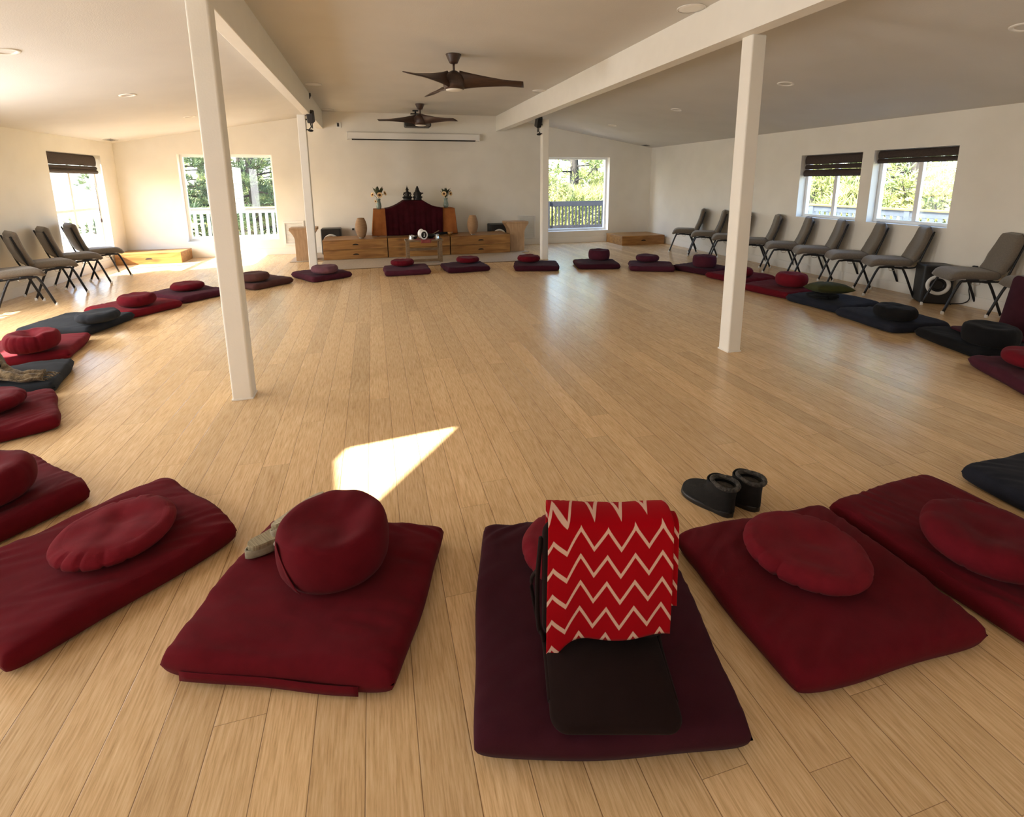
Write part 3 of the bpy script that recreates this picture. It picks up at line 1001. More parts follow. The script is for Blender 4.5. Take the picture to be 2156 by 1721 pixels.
def zafu(label, x, y, z, r, h, mt, seed=0, tilt=(0, 0), pleats=17, dimple=0.5, hi=True, rz=0.0, fold=0.0, tall=False):
    """round pleated sitting cushion: side band and top panel are parts"""
    t = thing('zafu', label, 'cushion', (x, y, z), rz, 'round sitting cushions in the circle')
    rnd = random.Random(seed)
    n = 104 if hi else 72
    ph = rnd.random() * 6
    pl = [rnd.choice((0.15, 0.5, 0.8, 1.0)) for _ in range(pleats)]
    def P(s, a):
        """s: 0 bottom centre .. 1 rim .. 2 top centre"""
        if s <= 1:
            rr = s
        else:
            rr = 2 - s
        # profile: squarish shoulder
        k = rr ** 15 if tall else rr ** 6.0
        prof = math.sqrt(max(0.0, 1 - k))
        zz = h / 2 + (1 if s > 1 else -1) * h / 2 * prof
        if s > 1:
            zz -= dimple * h * 0.26 * (1 - rr * rr) ** 2 * (1 + 0.3 * noise.noise(Vector((math.cos(a) * rr * 2 + seed, math.sin(a) * rr * 2, 0))))
        g = (a / (2 * PI) * pleats + ph) % 1.0
        kk = int(a / (2 * PI) * pleats + ph) % pleats
        cre = pl[kk] * math.exp(-(min(g, 1 - g) / 0.05) ** 2)
        side = math.exp(-((rr - 0.93) / 0.12) ** 2)
        amp = 0.004 if tall else 0.012
        rad = r * rr * (1 + 0.02 * math.sin(2 * a + seed) + 0.012 * math.sin(3 * a + 2 * seed))
        rad -= amp * cre * side
        zz -= (0.5 * amp * cre * side) * (1 if s > 1 else -1)
        zz += 0.010 * noise.noise(Vector((math.cos(a) * rr * 2.2, math.sin(a) * rr * 2.2, seed * 2.0))) * (1 if s > 1 else 0)
        xx, yy = rad * math.cos(a), rad * math.sin(a)
        if s > 1 and not tall:
            zz -= 0.0028 * math.exp(-((rr - 0.76) / 0.022) ** 2)
        if fold and s > 1:
            zz -= fold * math.exp(-((xx * 0.8 + yy * 0.6) / (r * 0.22)) ** 2) * (1 - rr ** 4)
        zz += (tilt[0] * xx + tilt[1] * yy) * max(0.0, zz / h)
        return Vector((xx, yy, max(zz, 0.0)))
    svals = [0.0, 0.4, 0.7, 0.85, 0.93, 0.975, 0.993, 1.0, 1.006, 1.02, 1.045, 1.08, 1.12, 1.17, 1.22]
    tvals = [1.22, 1.28, 1.35, 1.42, 1.5, 1.6, 1.7, 1.8, 1.9, 1.96]
    if tall:
        svals = [0.0, 0.5, 0.8, 0.92, 0.97, 0.992, 0.9985, 1.0, 1.0015, 1.008, 1.02, 1.04, 1.07]
        tvals = [1.07, 1.10, 1.16, 1.24, 1.33, 1.42, 1.5, 1.6, 1.7, 1.8, 1.9, 1.96]
    def skin(vals, cap0, cap1):
        bm = newbm()
        rings = []
        for s in vals:
            if s <= 0.0:
                continue
            rings.append([bm.verts.new(P(s, 2 * PI * i / n)) for i in range(n)])
        for A, B in zip(rings[:-1], rings[1:]):
            for i in range(n):
                j = (i + 1) % n
                bm.faces.new((A[i], A[j], B[j], B[i]))
        if cap0:
            c = bm.verts.new((0, 0, 0.0))
            for i in range(n):
                bm.faces.new((c, rings[0][(i + 1) % n], rings[0][i]))
        if cap1:
            c = bm.verts.new(P(2.0, 0))
            for i in range(n):
                bm.faces.new((c, rings[-1][i], rings[-1][(i + 1) % n]))
        return bm
    obj('side_band', skin(svals, True, False), mt, t, True)
    obj('top_panel', skin(tvals, False, True), mt, t, True)
    return t

ZB = [  # label, x, y, deg, w, d, fabric
 ('dark plum mat nearest the camera, carrying the floor chair with the zigzag blanket', 0.612, 1.325, -13.5, 0.735, 0.85, F_PLUM, True),
 ('maroon mat under the tall round cushion and the tan slippers', -0.247, 1.666, -20.3, 0.745, 0.66, F_RED, True),
 ('maroon mat at the lower left cut by the picture edge, flat pleated cushion on it', -1.086, 2.074, 41.8, 0.74, 0.646, F_RED, True),
 ('maroon mat on the left edge just above the lower left one', -1.819, 2.515, 47.7, 0.74, 0.656, F_RED, True),
 ('maroon mat on the left edge, just below the charcoal mat with the brown scarf', -2.371, 3.553, 28.7, 0.74, 0.647, F_RED, True),
 ('charcoal mat on the left edge under the brown shawl', -2.674, 4.296, 14.7, 0.74, 0.655, F_GREY, False),
 ('wine red mat on the left edge, its cushion in a streak of sun', -2.952, 5.132, 10.6, 0.74, 0.66, F_RED2, False),
 ('charcoal mat on the left with a charcoal cushion', -3.01, 6.03, -14.5, 0.736, 0.652, F_GREY, False),
 ('wine red mat on the left just beyond the charcoal one', -2.754, 6.679, -36.2, 0.754, 0.662, F_RED2, False),
 ('aubergine mat on the left whose right end meets the near left post', -2.40, 7.33, -40.5, 0.762, 0.643, F_PLUM2, False),
 ('brownish mat just right of the near left post', -1.685, 7.947, -43.8, 0.762, 0.667, F_BROWN, False),
 ('aubergine mat with a mauve cushion at the foot of the far left post', -0.833, 8.274, -57.7, 0.736, 0.671, F_PLUM2, False),
 ('plum mat in front of the low altar table, left one', 0.473, 8.314, 1.6, 0.738, 0.659, F_PLUM2, False),
 ('plum mat in front of the low altar table, right one', 1.438, 8.309, 4.6, 0.738, 0.66, F_PLUM, False),
 ('plum mat at the foot of the far right post', 2.625, 8.056, -15.9, 0.768, 0.654, F_PLUM, False),
 ('plum mat right of the far right post with a tall cushion', 3.672, 7.925, -13.4, 0.736, 0.662, F_PLUM, False),
 ('plum mat before the wooden platform corner, low cushion on it', 4.446, 7.437, -26.2, 0.733, 0.651, F_PLUM2, False),
 ('plum mat just left of the near right post with a drum shaped cushion', 5.13, 7.00, -72.1, 0.735, 0.67, F_PLUM, False),
 ('wine red mat partly hidden by the near right post', 5.206, 6.201, -80.8, 0.736, 0.678, F_RED, False),
 ('wine red mat just right of the near right post with a tall red cushion', 5.111, 5.339, -79.5, 0.734, 0.669, F_RED, False),
 ('navy mat under the olive green pillow', 5.164, 4.589, -85.8, 0.737, 0.672, F_NAVY, False),
 ('navy mat with a black round cushion, next to the olive pillow', 5.074, 3.817, -96.4, 0.737, 0.669, F_NAVY, False),
 ('black mat at the right before the maroon floor chair', 5.082, 3.001, -106.1, 0.725, 0.66, F_BLACK, False),
 ('plum mat at the right edge below the black mat', 4.611, 2.266, -119.4, 0.728, 0.66, F_PLUM2, False),
 ('navy mat at the right edge above the large maroon ones', 3.065, 1.265, 0.0, 0.74, 0.66, F_NAVY, True),
 ('maroon mat cut by the right picture edge, beside the navy one', 2.19, 1.205, -85.5, 0.74, 0.64, F_RED, True),
 ('maroon mat right of the zigzag blanket with a flat pleated cushion', 1.446, 1.226, -1.5, 0.735, 0.652, F_RED, True),
]
ZH = {15: 0.105, 12: 0.10, 13: 0.10, 14: 0.10}
for k, (lab, x, y, dg, w, d, mt_, hi) in enumerate(ZB):
    zabuton('zabuton', lab, x, y, dg, w, d, mt_, 0.10 if k not in (2, 3) else 0.11, k + 1, hi)
# flap over the zip of the second mat
o = bpy.data.objects['zabuton.001']
bm = newbm()
g = []
for r_ in range(3):
    row = []
    for i in range(25):
        q_ = i / 24
        row.append((-0.285 + 0.545 * q_, -0.3345 - 0.0015 * r_ - 0.002 * math.sin(9 * q_), 0.047 - 0.015 * r_ + 0.003 * math.sin(6 * q_)))
    g.append(row)
sheet(bm, g, 0.002)
obj('zip_flap', bm, F_RED, o, True)

ZT = 0.103
zafu('maroon cushion half hidden behind the zigzag blanket', 0.66, 1.49, ZT, 0.21, 0.09, F_RED2, 3, pleats=20, dimple=0.6)
zafu('tall drum shaped maroon cushion in front of the tan slippers', -0.203, 1.722, ZT, 0.190, 0.185, F_RED, 2, tilt=(-0.02, 0.03), pleats=2, dimple=0.5, tall=True)
bm = newbm()
g = []
for i in range(13):
    q_ = i / 12
    a_ = R(196 + 34 * q_ * 1.0)
    row = []
    for k_ in range(5):
        v_ = k_ / 4
        aa = a_ + R(10) * v_ * (1 - 0.2 * q_)
        rr_ = 0.1895 + 0.0045 * v_ * (1 - q_ * 0.3) - 0.004 * (q_ > 0.93)
        row.append((rr_ * math.cos(aa), rr_ * math.sin(aa), 0.160 - 0.135 * q_))
    g.append(row)
sheet(bm, g, 0.002)
obj('seam_flap', bm, F_RED, bpy.data.objects['zafu.001'], True)
zafu('flat pleated maroon cushion on the lower left mat', -1.028, 2.068, ZT + 0.004, 0.200, 0.075, F_RED2, 5, dimple=0.8)
zafu('folded maroon cushion on the left edge above the lower left mat', -1.71, 2.50, ZT + 0.004, 0.185, 0.185, F_RED, 7, dimple=0.9, fold=0.03)
zafu('maroon cushion on the left edge below the brown scarf', -2.36, 3.63, ZT, 0.19, 0.10, F_RED, 8, dimple=0.8)
zafu('black cushion under the brown shawl at the left edge', -2.81, 4.22, ZT, 0.19, 0.12, F_BLACK, 9, hi=False)
zafu('wine red cushion at the left edge lit by a streak of sun', -2.80, 4.93, ZT, 0.185, 0.175, F_RED2, 10, dimple=1.0, fold=0.025)
zafu('charcoal cushion on the charcoal mat at the left', -2.741, 5.855, ZT - 0.002, 0.186, 0.105, F_GREY, 11, hi=False)
zafu('wine red cushion on the left just beyond the charcoal one', -2.652, 6.513, ZT - 0.002, 0.184, 0.135, F_RED, 12, hi=False)
zafu('maroon cushion left of the near left post', -2.391, 7.307, ZT - 0.002, 0.19, 0.10, F_RED, 13, hi=False)
zafu('brownish cushion just right of the near left post', -1.683, 7.72, ZT - 0.002, 0.20, 0.125, F_BROWN, 14, hi=False)
zafu('mauve grey cushion at the foot of the far left post', -0.766, 8.08, ZT - 0.002, 0.196, 0.125, F_MAUVE, 15, hi=False)
zafu('low red cushion before the altar table, left one', 0.416, 8.427, ZT - 0.002, 0.192, 0.105, F_RED, 16, hi=False)
zafu('low red cushion before the altar table, right one', 1.513, 8.436, ZT - 0.002, 0.20, 0.10, F_RED, 17, hi=False)
zafu('low red cushion at the foot of the far right post', 2.537, 8.20, ZT - 0.002, 0.20, 0.115, F_RED, 18, hi=False)
zafu('tall maroon cushion on the plum mat right of the far right post', 3.788, 8.06, ZT - 0.002, 0.188, 0.178, F_PLUM2, 19, hi=False, tall=True)
zafu('low maroon cushion on the mat before the wooden platform', 4.474, 7.607, ZT - 0.002, 0.194, 0.12, F_PLUM2, 20, hi=False)
zafu('drum shaped maroon cushion just left of the near right post', 5.051, 6.85, ZT - 0.002, 0.178, 0.185, F_PLUM2, 21, hi=False, tall=True)
zafu('wine red cushion mostly hidden by the near right post', 5.042, 6.03, ZT - 0.002, 0.182, 0.132, F_RED, 22, hi=False)
zafu('tall round red cushion just right of the near right post', 5.174, 5.217, ZT - 0.002, 0.188, 0.185, F_RED2, 23, hi=False)
zafu('black round cushion on the navy mat beside the olive pillow', 4.925, 3.66, ZT - 0.002, 0.183, 0.14, F_BLACK, 24, hi=False)
zafu('black round cushion in front of the maroon floor chair', 4.91, 2.84, ZT - 0.002, 0.19, 0.165, F_BLACK, 25, hi=False, tall=True)
zafu('bright red cushion cut by the right picture edge', 4.61, 2.37, ZT - 0.002, 0.185, 0.12, F_RED2, 26, hi=False)
zafu('long pleated maroon cushion on the mat at the right picture edge', 2.095, 1.11, ZT, 0.195, 0.13, F_RED, 27, dimple=0.6)
zafu('flat pleated maroon cushion right of the zigzag blanket', 1.438, 1.265, ZT, 0.200, 0.085, F_RED2, 28, dimple=0.9)

# olive pillow on the navy mat
bm = newbm()
nu, nv = 26, 22
T, Bt = [], []
for j in range(nv + 1):
    v = sg(-1 + 2 * j / nv, 0.85); r1, r2 = [], []
    for i in range(nu + 1):
        u = sg(-1 + 2 * i / nu, 0.85)
        e = ((1 - abs(u) ** 3.2) * (1 - abs(v) ** 3.2)) ** 0.55 if abs(u) < 1 and abs(v) < 1 else 0
        q = (u * 0.25 * (1 - 0.05 * (1 - v * v) * abs(u)), v * 0.19 * (1 - 0.05 * (1 - u * u) * abs(v)))
        nz_ = 0.008 * noise.noise(Vector((q[0] * 7, q[1] * 7, 3.0)))
        seam = -0.008 * math.exp(-((v - 0.1) / 0.05) ** 2) * e
        r1.append((q[0], q[1], 0.055 + 0.075 * e + nz_ * e + seam)); r2.append((q[0], q[1], 0.055 - 0.054 * e))
    T.append(r1); Bt.append(r2)
VT = [[bm.verts.new(p) for p in r_] for r_ in T]
VB = [[VT[j][i] if i in (0, nu) or j in (0, nv) else bm.verts.new(Bt[j][i]) for i in range(nu + 1)] for j in range(nv + 1)]
for j in range(nv):
    for i in range(nu):
        bm.faces.new((VT[j][i], VT[j][i + 1], VT[j + 1][i + 1], VT[j + 1][i]))
        bm.faces.new((VB[j][i], VB[j + 1][i], VB[j + 1][i + 1], VB[j][i + 1]))
t = thing('pillow', 'olive green rectangular pillow lying on the navy mat at the right', 'pillow', (5.05, 4.55, ZT + 0.018), R(62))
o = obj('pillow_cover', bm, F_OLIVE, t, True)
o.rotation_euler = (0, R(8), 0)
o.location = (0, 0, 0.036)
bm = newbm(); tube(bm, [(x_ * 0.01, 0.019 , 0.122 - 0.00012 * x_ * x_) for x_ in range(-19, 20)], 0.0025, 6)
s_ = obj('seam_cord', bm, F_OLIVE, o, True)
zafu('black cushion peeking out below the olive pillow', 5.03, 4.60, ZT - 0.002, 0.17, 0.042, F_BLACK, 33, hi=False)

# ---------------------------------------------------------------- floor chairs (folding backrest on a padded base)
def panel(w, l, th, rad=0.05, n=8):
    """rounded-corner padded panel in local x (width), y (length), z (thickness)"""
    bm = newbm()
    pts = []
    for (cx, cy, a0) in ((w/2 - rad, l/2 - rad, 0), (-w/2 + rad, l/2 - rad, 90), (-w/2 + rad, -l/2 + rad, 180), (w/2 - rad, -l/2 + rad, 270)):
        for k in range(n + 1):
            a = R(a0 + 90 * k / n)
            pts.append((cx + rad * math.cos(a), cy + rad * math.sin(a)))
    lev = [(0.0, 0.93), (0.25, 0.985), (0.5, 1.0), (0.75, 0.985), (1.0, 0.93)]
    rings = []
    for (t_, k) in lev:
        rings.append([bm.verts.new((x - math.copysign((1 - k) * 0.09, x), y - math.copysign((1 - k) * 0.09, y), th * t_)) for x, y in pts])
    for a, b in zip(rings[:-1], rings[1:]):
        for i in range(len(pts)):
            j = (i + 1) % len(pts)
            bm.faces.new((a[i], a[j], b[j], b[i]))
    bm.faces.new(rings[0]); bm.faces.new(rings[-1][::-1])
    return bm

U = Vector((0.963, -0.270, 0)); N = Vector((-0.270, -0.963, 0))      # floor chair axes: along the back / towards the camera
t = thing('floor_chair', 'dark brown legless floor chair standing on the plum mat under the zigzag blanket', 'floor chair', (0.585, 1.165, 0.112), math.atan2(U.y, U.x))
o = obj('base_panel', panel(0.335, 0.385, 0.022, 0.045), F_DKBROWN, t, True); o.location = (0.0, -0.085, 0.0)
o = obj('backrest', panel(0.365, 0.375, 0.026, 0.04), F_DKBROWN, t, True)
o.rotation_euler = (R(88), 0, 0); o.location = (0.006, 0.0, 0.215)
bm = newbm(); tube(bm, smoothpath([(-0.18, -0.012, 0.35), (-0.19, -0.01, 0.20), (-0.185, 0.0, 0.04), (-0.17, -0.02, 0.012), (-0.164, -0.20, 0.012)], 6), 0.007, 8); obj('side_strap', bm, F_DKBROWN, t, True)
bm = newbm(); tube(bm, smoothpath([(0.19, -0.012, 0.35), (0.195, -0.01, 0.20), (0.185, 0.0, 0.04), (0.17, -0.02, 0.012), (0.164, -0.20, 0.012)], 6), 0.007, 8); obj('side_strap', bm, F_DKBROWN, t, True)
bm = newbm(); tube(bm, smoothpath([(-0.185, 0.012, 0.23), (-0.205, 0.06, 0.14), (-0.19, 0.03, 0.05), (-0.17, -0.03, 0.016)], 6), 0.006, 8); obj('side_strap', bm, F_DKBROWN, t, True)

# zigzag blanket hanging over the backrest, folded double
def blanket(w, front, back, x0, yo, ztop, seed, low, uvoff, wp=4.8, rows=12.2):
    bm = newbm()
    uvl = bm.loops.layers.uv.new('UVMap')
    nu, nv = 64, 90
    grid, uvs = [], []
    tot = front + 0.05 + back
    for j in range(nv + 1):
        row, ur = [], []
        for i in range(nu + 1):
            s = i / nu
            f = front + low(s)
            tt = f + 0.05 + back
            d = tt * j / nv                      # 0 at the front hem
            x = x0 + w * s
            if d < f:
                zz = ztop - (f - d)
                yy = -yo
                k = (f - d) / f
            elif d < f + 0.05:
                a = (d - f) / 0.05 * PI
                zz = ztop + 0.014 * math.sin(a)
                yy = -yo * math.cos(a)
                k = 0
            else:
                zz = ztop - (d - f - 0.05)
                yy = yo
                k = 0.3
            wv = noise.noise(Vector((x * 9, zz * 5, seed)))
            yy += -0.010 * k * (0.6 + 0.6 * wv) - 0.012 * k * math.sin(s * 5.5 + seed) ** 2 if d < f else 0.004 * wv
            x += 0.010 * k * (s - 0.45) + 0.004 * wv * k
            row.append((x, yy, zz + 0.003 * math.sin(s * 7 + seed)))
            ur.append((s * wp * w / 0.36 + uvoff[0], d * rows + uvoff[1] - low(s) * rows * 0.2))
        grid.append(row); uvs.append(ur)
    V = [[bm.verts.new(p) for p in r_] for r_ in grid]
    for j in range(nv):
        for i in range(nu):
            fc = bm.faces.new((V[j][i], V[j][i + 1], V[j + 1][i + 1], V[j + 1][i]))
            for lp, (jj, ii) in zip(fc.loops, ((j, i), (j, i + 1), (j + 1, i + 1), (j + 1, i))):
                lp[uvl].uv = uvs[jj][ii]
    o = obj('tmp', bm, ZIG, None, True)
    md = o.modifiers.new('thickness', 'SOLIDIFY'); md.thickness = 0.007; md.offset = 1.0
    return o
def low1(s):
    return 0.085 * math.exp(-(s / 0.17) ** 2) + 0.02 * math.exp(-((s - 0.45) / 0.25) ** 2) + 0.012 * s
t = thing('blanket', 'red fleece blanket with cream zigzags hanging over the floor chair', 'blanket', t.location, t.rotation_euler[2])
o = blanket(0.345, 0.330, 0.30, -0.162, 0.047, 0.414, 1.0, low1, (0.30, 0.32)); o.name = 'outer_fold'; o.parent = t
o = blanket(0.30, 0.23, 0.25, -0.095, 0.024, 0.398, 4.0, lambda s: 0.02 * s, (0.7, 0.55)); o.name = 'inner_fold'; o.parent = t

t = thing('floor_chair', 'maroon floor chair on the black mat at the right edge of the picture', 'floor chair', (5.37, 2.92, ZT), face(-0.91, 0.41))
o = obj('backrest', panel(0.42, 0.50, 0.03, 0.045), F_CHAIRM, t, True); o.rotation_euler = (R(97), 0, 0); o.location = (0, -0.02, 0.26)
o = obj('base_panel', panel(0.40, 0.42, 0.022, 0.045), F_CHAIRM, t, True); o.location = (0, 0.20, 0.0)

# ---------------------------------------------------------------- shawl, slippers, boots
def shawl_mat():
    return mat('brown_knit', (0.070, 0.043, 0.016), 0.95, (0.215, 0.150, 0.075), 26, 4, bump=0.8, bscale=120, sheen=0.2, contrast=(0.42, 0.66))
KNIT = shawl_mat()
bm = newbm()
g = []
nu, nv = 44, 22
path = smoothpath([(-0.42, 0.16, 0.25), (-0.22, 0.12, 0.295), (-0.06, 0.02, 0.265), (0.06, -0.06, 0.185), (0.20, -0.10, 0.145), (0.33, -0.08, 0.135)], 9)
for i, p in enumerate(path):
    s = i / (len(path) - 1)
    wd = 0.16 - 0.09 * s
    row = []
    for j in range(nv + 1):
        v = -1 + 2 * j / nv
        wave = 0.016 * math.sin(v * 8 + s * 5) + 0.014 * noise.noise(Vector((v * 3, s * 9, 2)))
        row.append((p.x + 0.05 * v * (0.4 - s), p.y + v * wd, p.z + wave - 0.07 * abs(v) ** 2 * (1 - s) * (1.4 if v < 0 else 0.8)))
    g.append(row)
sheet(bm, g, 0.008)
t = thing('shawl', 'brown knitted shawl with a fringe thrown over the charcoal mat', 'shawl', (-2.66, 4.27, 0.0), R(-4))
obj('knit_body', bm, KNIT, t, True)
bm = newbm()
rnd = random.Random(4)
for k in range(14):
    y = -0.08 - 0.065 + 0.13 * k / 13
    tube(bm, smoothpath([(0.31, y, 0.122), (0.345, y + rnd.uniform(-.02, .02), 0.112), (0.37 + rnd.uniform(0, .02), y + rnd.uniform(-.03, .03), 0.104)], 4), 0.0028, 5)
fr = obj('fringe', bm, KNIT, t, True)
fr['kind'] = 'stuff'

TAN = mat('tan_suede', (0.26, 0.225, 0.16), 0.9, (0.34, 0.30, 0.22), 40, 3, bump=0.2, bscale=200)
TANSOLE = mat('ribbed_sole', (0.21, 0.175, 0.105), 0.8, (0.36, 0.31, 0.20), 4, 2, stretch=(60, 2, 2))
FLEECE = mat('white_fleece', (0.66, 0.62, 0.58), 0.98, (0.80, 0.77, 0.73), 60, 4, bump=1.0, bscale=90, sheen=0.3)
def footshape(u):
    """half width of a shoe outline along u 0 heel .. 1 toe"""
    return (0.037 + 0.013 * math.sin(PI * min(1, max(0, (u - 0.3) / 0.7)))) * (max(0.0, 1 - abs(2 * u - 1) ** 5.5)) ** 0.5
def slipper(label, loc, rot):
    L = 0.225
    t = thing('slipper', label, 'slipper', loc, 0, 'pair of tan slippers')
    t.rotation_euler = rot
    bm = newbm()
    n = 22
    ring0, ring1, ring2 = [], [], []
    pts = [(i / n, 1) for i in range(n + 1)] + [(i / n, -1) for i in range(n - 1, 0, -1)]
    for (u, s) in pts:
        hw = max(footshape(u), 0.002)
        x, y = (u - 0.5) * L, s * hw
        ring0.append(bm.verts.new((x * 0.985, y * 0.95, 0.0))); ring1.append(bm.verts.new((x, y, 0.006))); ring2.append(bm.verts.new((x * 0.99, y * 0.97, 0.018)))
    for A, B in ((ring0, ring1), (ring1, ring2)):
        for i in range(len(pts)):
            j = (i + 1) % len(pts)
            bm.faces.new((A[i], A[j], B[j], B[i]))
    bm.faces.new(ring0[::-1]); bm.faces.new(ring2)
    obj('sole', bm, TANSOLE, t, False)
    bm = newbm(); g = []
    for i in range(15):
        u = 0.42 + 0.575 * i / 14
        hw = max(footshape(u), 0.003); row = []
        hh = 0.052 * (1 - (max(0, (u - 0.42)) / 0.58) ** 2.2) + 0.008
        for j in range(13):
            a = PI * j / 12
            row.append(((u - 0.5) * L, hw * math.cos(a), 0.016 + hh * math.sin(a)))
        g.append(row)
    sheet(bm, g, 0.004); obj('upper', bm, TAN, t, True)
    bm = newbm(); g = []
    for i in range(13):
        a = -PI * 0.5 + PI * (i / 12) + PI
        row = []
        for k in range(4):
            hz = 0.010 + 0.030 * k / 3
            row.append((-0.02 + 0.102 * math.cos(a), 0.0385 * math.sin(a), 0.006 + hz))
        g.append(row)
    sheet(bm, g, 0.006); obj('heel_wall', bm, TAN, t, True)
    bm = newbm(); ellipsoid(bm, (-0.02, 0, 0.024), (0.095, 0.031, 0.011)); obj('fleece_lining', bm, FLEECE, t, True)
    return t
slipper('tan slipper lying on its side at the mat edge, lower one of the pair', (-0.425, 1.895, 0.142), (R(176), R(3), R(33)))
slipper('tan slipper with the ribbed sole turned up, upper one of the pair', (-0.355, 1.945, 0.195), (R(158), R(-8), R(36)))
t = thing('sock', 'white fluffy sock tucked under the tan slippers', 'sock', (-0.375, 1.865, 0.108), R(20))
bm = newbm()
ellipsoid(bm, (0, 0, 0.02), (0.065, 0.036, 0.022)); ellipsoid(bm, (0.045, 0.012, 0.028), (0.035, 0.03, 0.026))
o = obj('sock_body', bm, FLEECE, t, True)
md = o.modifiers.new('merge', 'REMESH'); md.mode = 'VOXEL'; md.voxel_size = 0.006

BOOTM = mat('black_suede', (0.004, 0.0038, 0.0036), 0.95, (0.007, 0.0065, 0.006), 60, 3, bump=0.3, bscale=300)
FURM = mat('grey_fur', (0.018, 0.015, 0.012), 1.0, (0.075, 0.065, 0.055), 45, 4, bump=1.0, bscale=120)
def boot(label, loc, rz, rim=1.0):
    t = thing('ankle_boot', label, 'boot', loc, rz, 'pair of black ankle boots')
    L = 0.255
    bm = newbm(); n = 20
    pts = [(i / n, 1) for i in range(n + 1)] + [(i / n, -1) for i in range(n - 1, 0, -1)]
    rings = []
    for z, k in ((0.0, 0.97), (0.008, 1.04), (0.022, 1.04), (0.026, 1.0)):
        rings.append([bm.verts.new(((u - 0.28) * L * (1 + (k - 1) * 0.4), s * max(footshape(u), 0.003) * k * 1.06, z)) for (u, s) in pts])
    for A, B in zip(rings[:-1], rings[1:]):
        for i in range(len(pts)):
            j = (i + 1) % len(pts)
            bm.faces.new((A[i], A[j], B[j], B[i]))
    bm.faces.new(rings[0][::-1]); bm.faces.new(rings[-1])
    obj('sole', bm, BLACK, t, True)
    # foot and shaft as one lofted body: stacked outlines that pull back from toe to ankle
    bm = newbm(); rings = []
    for k in range(19):
        f = k / 18
        z = 0.022 + 0.122 * f
        toe = 0.50 + 0.49 * math.sqrt(max(0.0, 1 - (f / 0.62) ** 2.4)) if f < 0.62 else 0.50
        bulge = 1.05 - 0.10 * math.exp(-((f - 0.55) / 0.2) ** 2)
        ring = []
        for i in range(40):
            a = 2 * PI * i / 40
            ux = math.cos(a); uy = math.sin(a)
            x0 = -0.28 * L; x1 = (toe - 0.28) * L
            cx = (x0 + x1) / 2; rx = (x1 - x0) / 2
            hw = (0.047 if f < 0.4 else 0.047 + 0.006 * (f - 0.4))
            x = cx + rx * sg(ux, 0.85)
            y = hw * bulge * sg(uy, 0.85) * (1 - 0.12 * max(0, -ux) * (1 - f))
            ring.append(bm.verts.new((x, y, z)))
        rings.append(ring)
    inner = []
    for (dz, k) in ((0.004, 0.97), (0.0, 0.90), (-0.03, 0.84)):
        c = sum((v.co for v in rings[-1]), Vector()) / 40
        inner.append([bm.verts.new((c.x + (v.co.x - c.x) * k, c.y + (v.co.y - c.y) * k, rings[-1][0].co.z + dz)) for v in rings[18]])
    allr = rings + inner
    for A, B in zip(allr[:-1], allr[1:]):
        for i in range(40):
            j = (i + 1) % 40
            bm.faces.new((A[i], A[j], B[j], B[i]))
    bm.faces.new(rings[0][::-1]); bm.faces.new(inner[-1])
    obj('boot_body', bm, BOOTM, t, True)
    bm = newbm()
    c = Vector((-0.022, 0, 0.144))
    tube(bm, [c + Vector((0.058 * math.cos(2 * PI * i / 24), 0.047 * math.sin(2 * PI * i / 24), 0.003 * math.sin(4 * PI * i / 24))) for i in range(25)], 0.010, 8, False)
    o = obj('fur_collar', bm, FURM, t, True)
    bm = newbm(); ellipsoid(bm, (-0.022, 0, 0.122), (0.05, 0.040, 0.008)); obj('fur_lining', bm, FURM, t, True)
    return t
boot('black furry ankle boot, left one of the pair, on the floor behind the maroon mat', (1.425, 1.715, 0), R(112))
boot('black furry ankle boot, right one of the pair, on the floor behind the maroon mat', (1.560, 1.715, 0), R(118))

# ---------------------------------------------------------------- wooden platforms
def wood_box(label, x0, x1, y0, y1, z0, z1, group, handle=True, mt=PINE):
    t = thing('wooden_platform', label, 'platform', ((x0 + x1) / 2, (y0 + y1) / 2, z0), 0, group)
    w, d, h = x1 - x0, y1 - y0, z1 - z0
    bm = newbm(); b2(bm, -w/2, w/2, -d/2, d/2, h - 0.02, h, 0.003); obj('top_board', bm, mt, t)
    bm = newbm(); b2(bm, -w/2 + .002, w/2 - .002, -d/2 + .002, d/2 - .002, 0, h - 0.02, 0.002); obj('box_sides', bm, mt, t)
    if handle:
        bm = newbm()
        hz = h * 0.46
        pts = []
        for k in range(13):
            a = PI * k / 12
            pts.append((0.055 * math.cos(a), hz + 0.022 * math.sin(a)))
        prism(bm, pts + [(-0.055, hz - 0.006), (0.055, hz - 0.006)], 'y', -d/2 - 0.0005, -d/2 + 0.010)
        obj('hand_hole', bm, DARKHOLE, t)
    return t
G_ALT = 'stacked pine boxes of the altar'
for (nm, x0, x1) in (('left', -0.955, 0.228), ('middle', 0.242, 1.448), ('right', 1.465, 2.70)):
    wood_box('lower knotty pine box of the %s altar stack' % nm, x0, x1, 10.03, 10.78 if nm != 'middle' else 11.1, 0.012, 0.196, G_ALT, nm != 'middle')
    wood_box('upper knotty pine box of the %s altar stack' % nm, x0, x1, 10.02, 10.78 if nm != 'middle' else 11.1, 0.20, 0.385, G_ALT, nm != 'middle')
wood_box('low knotty pine platform on the floor in the far right corner', 5.43, 6.52, 10.36, 11.18, 0.0, 0.212, 'low platforms in the far corners')
wood_box('low knotty pine platform in the far left corner, glowing in the sun', -4.56, -3.50, 10.60, 11.20, 0.0, 0.205, 'low platforms in the far corners')

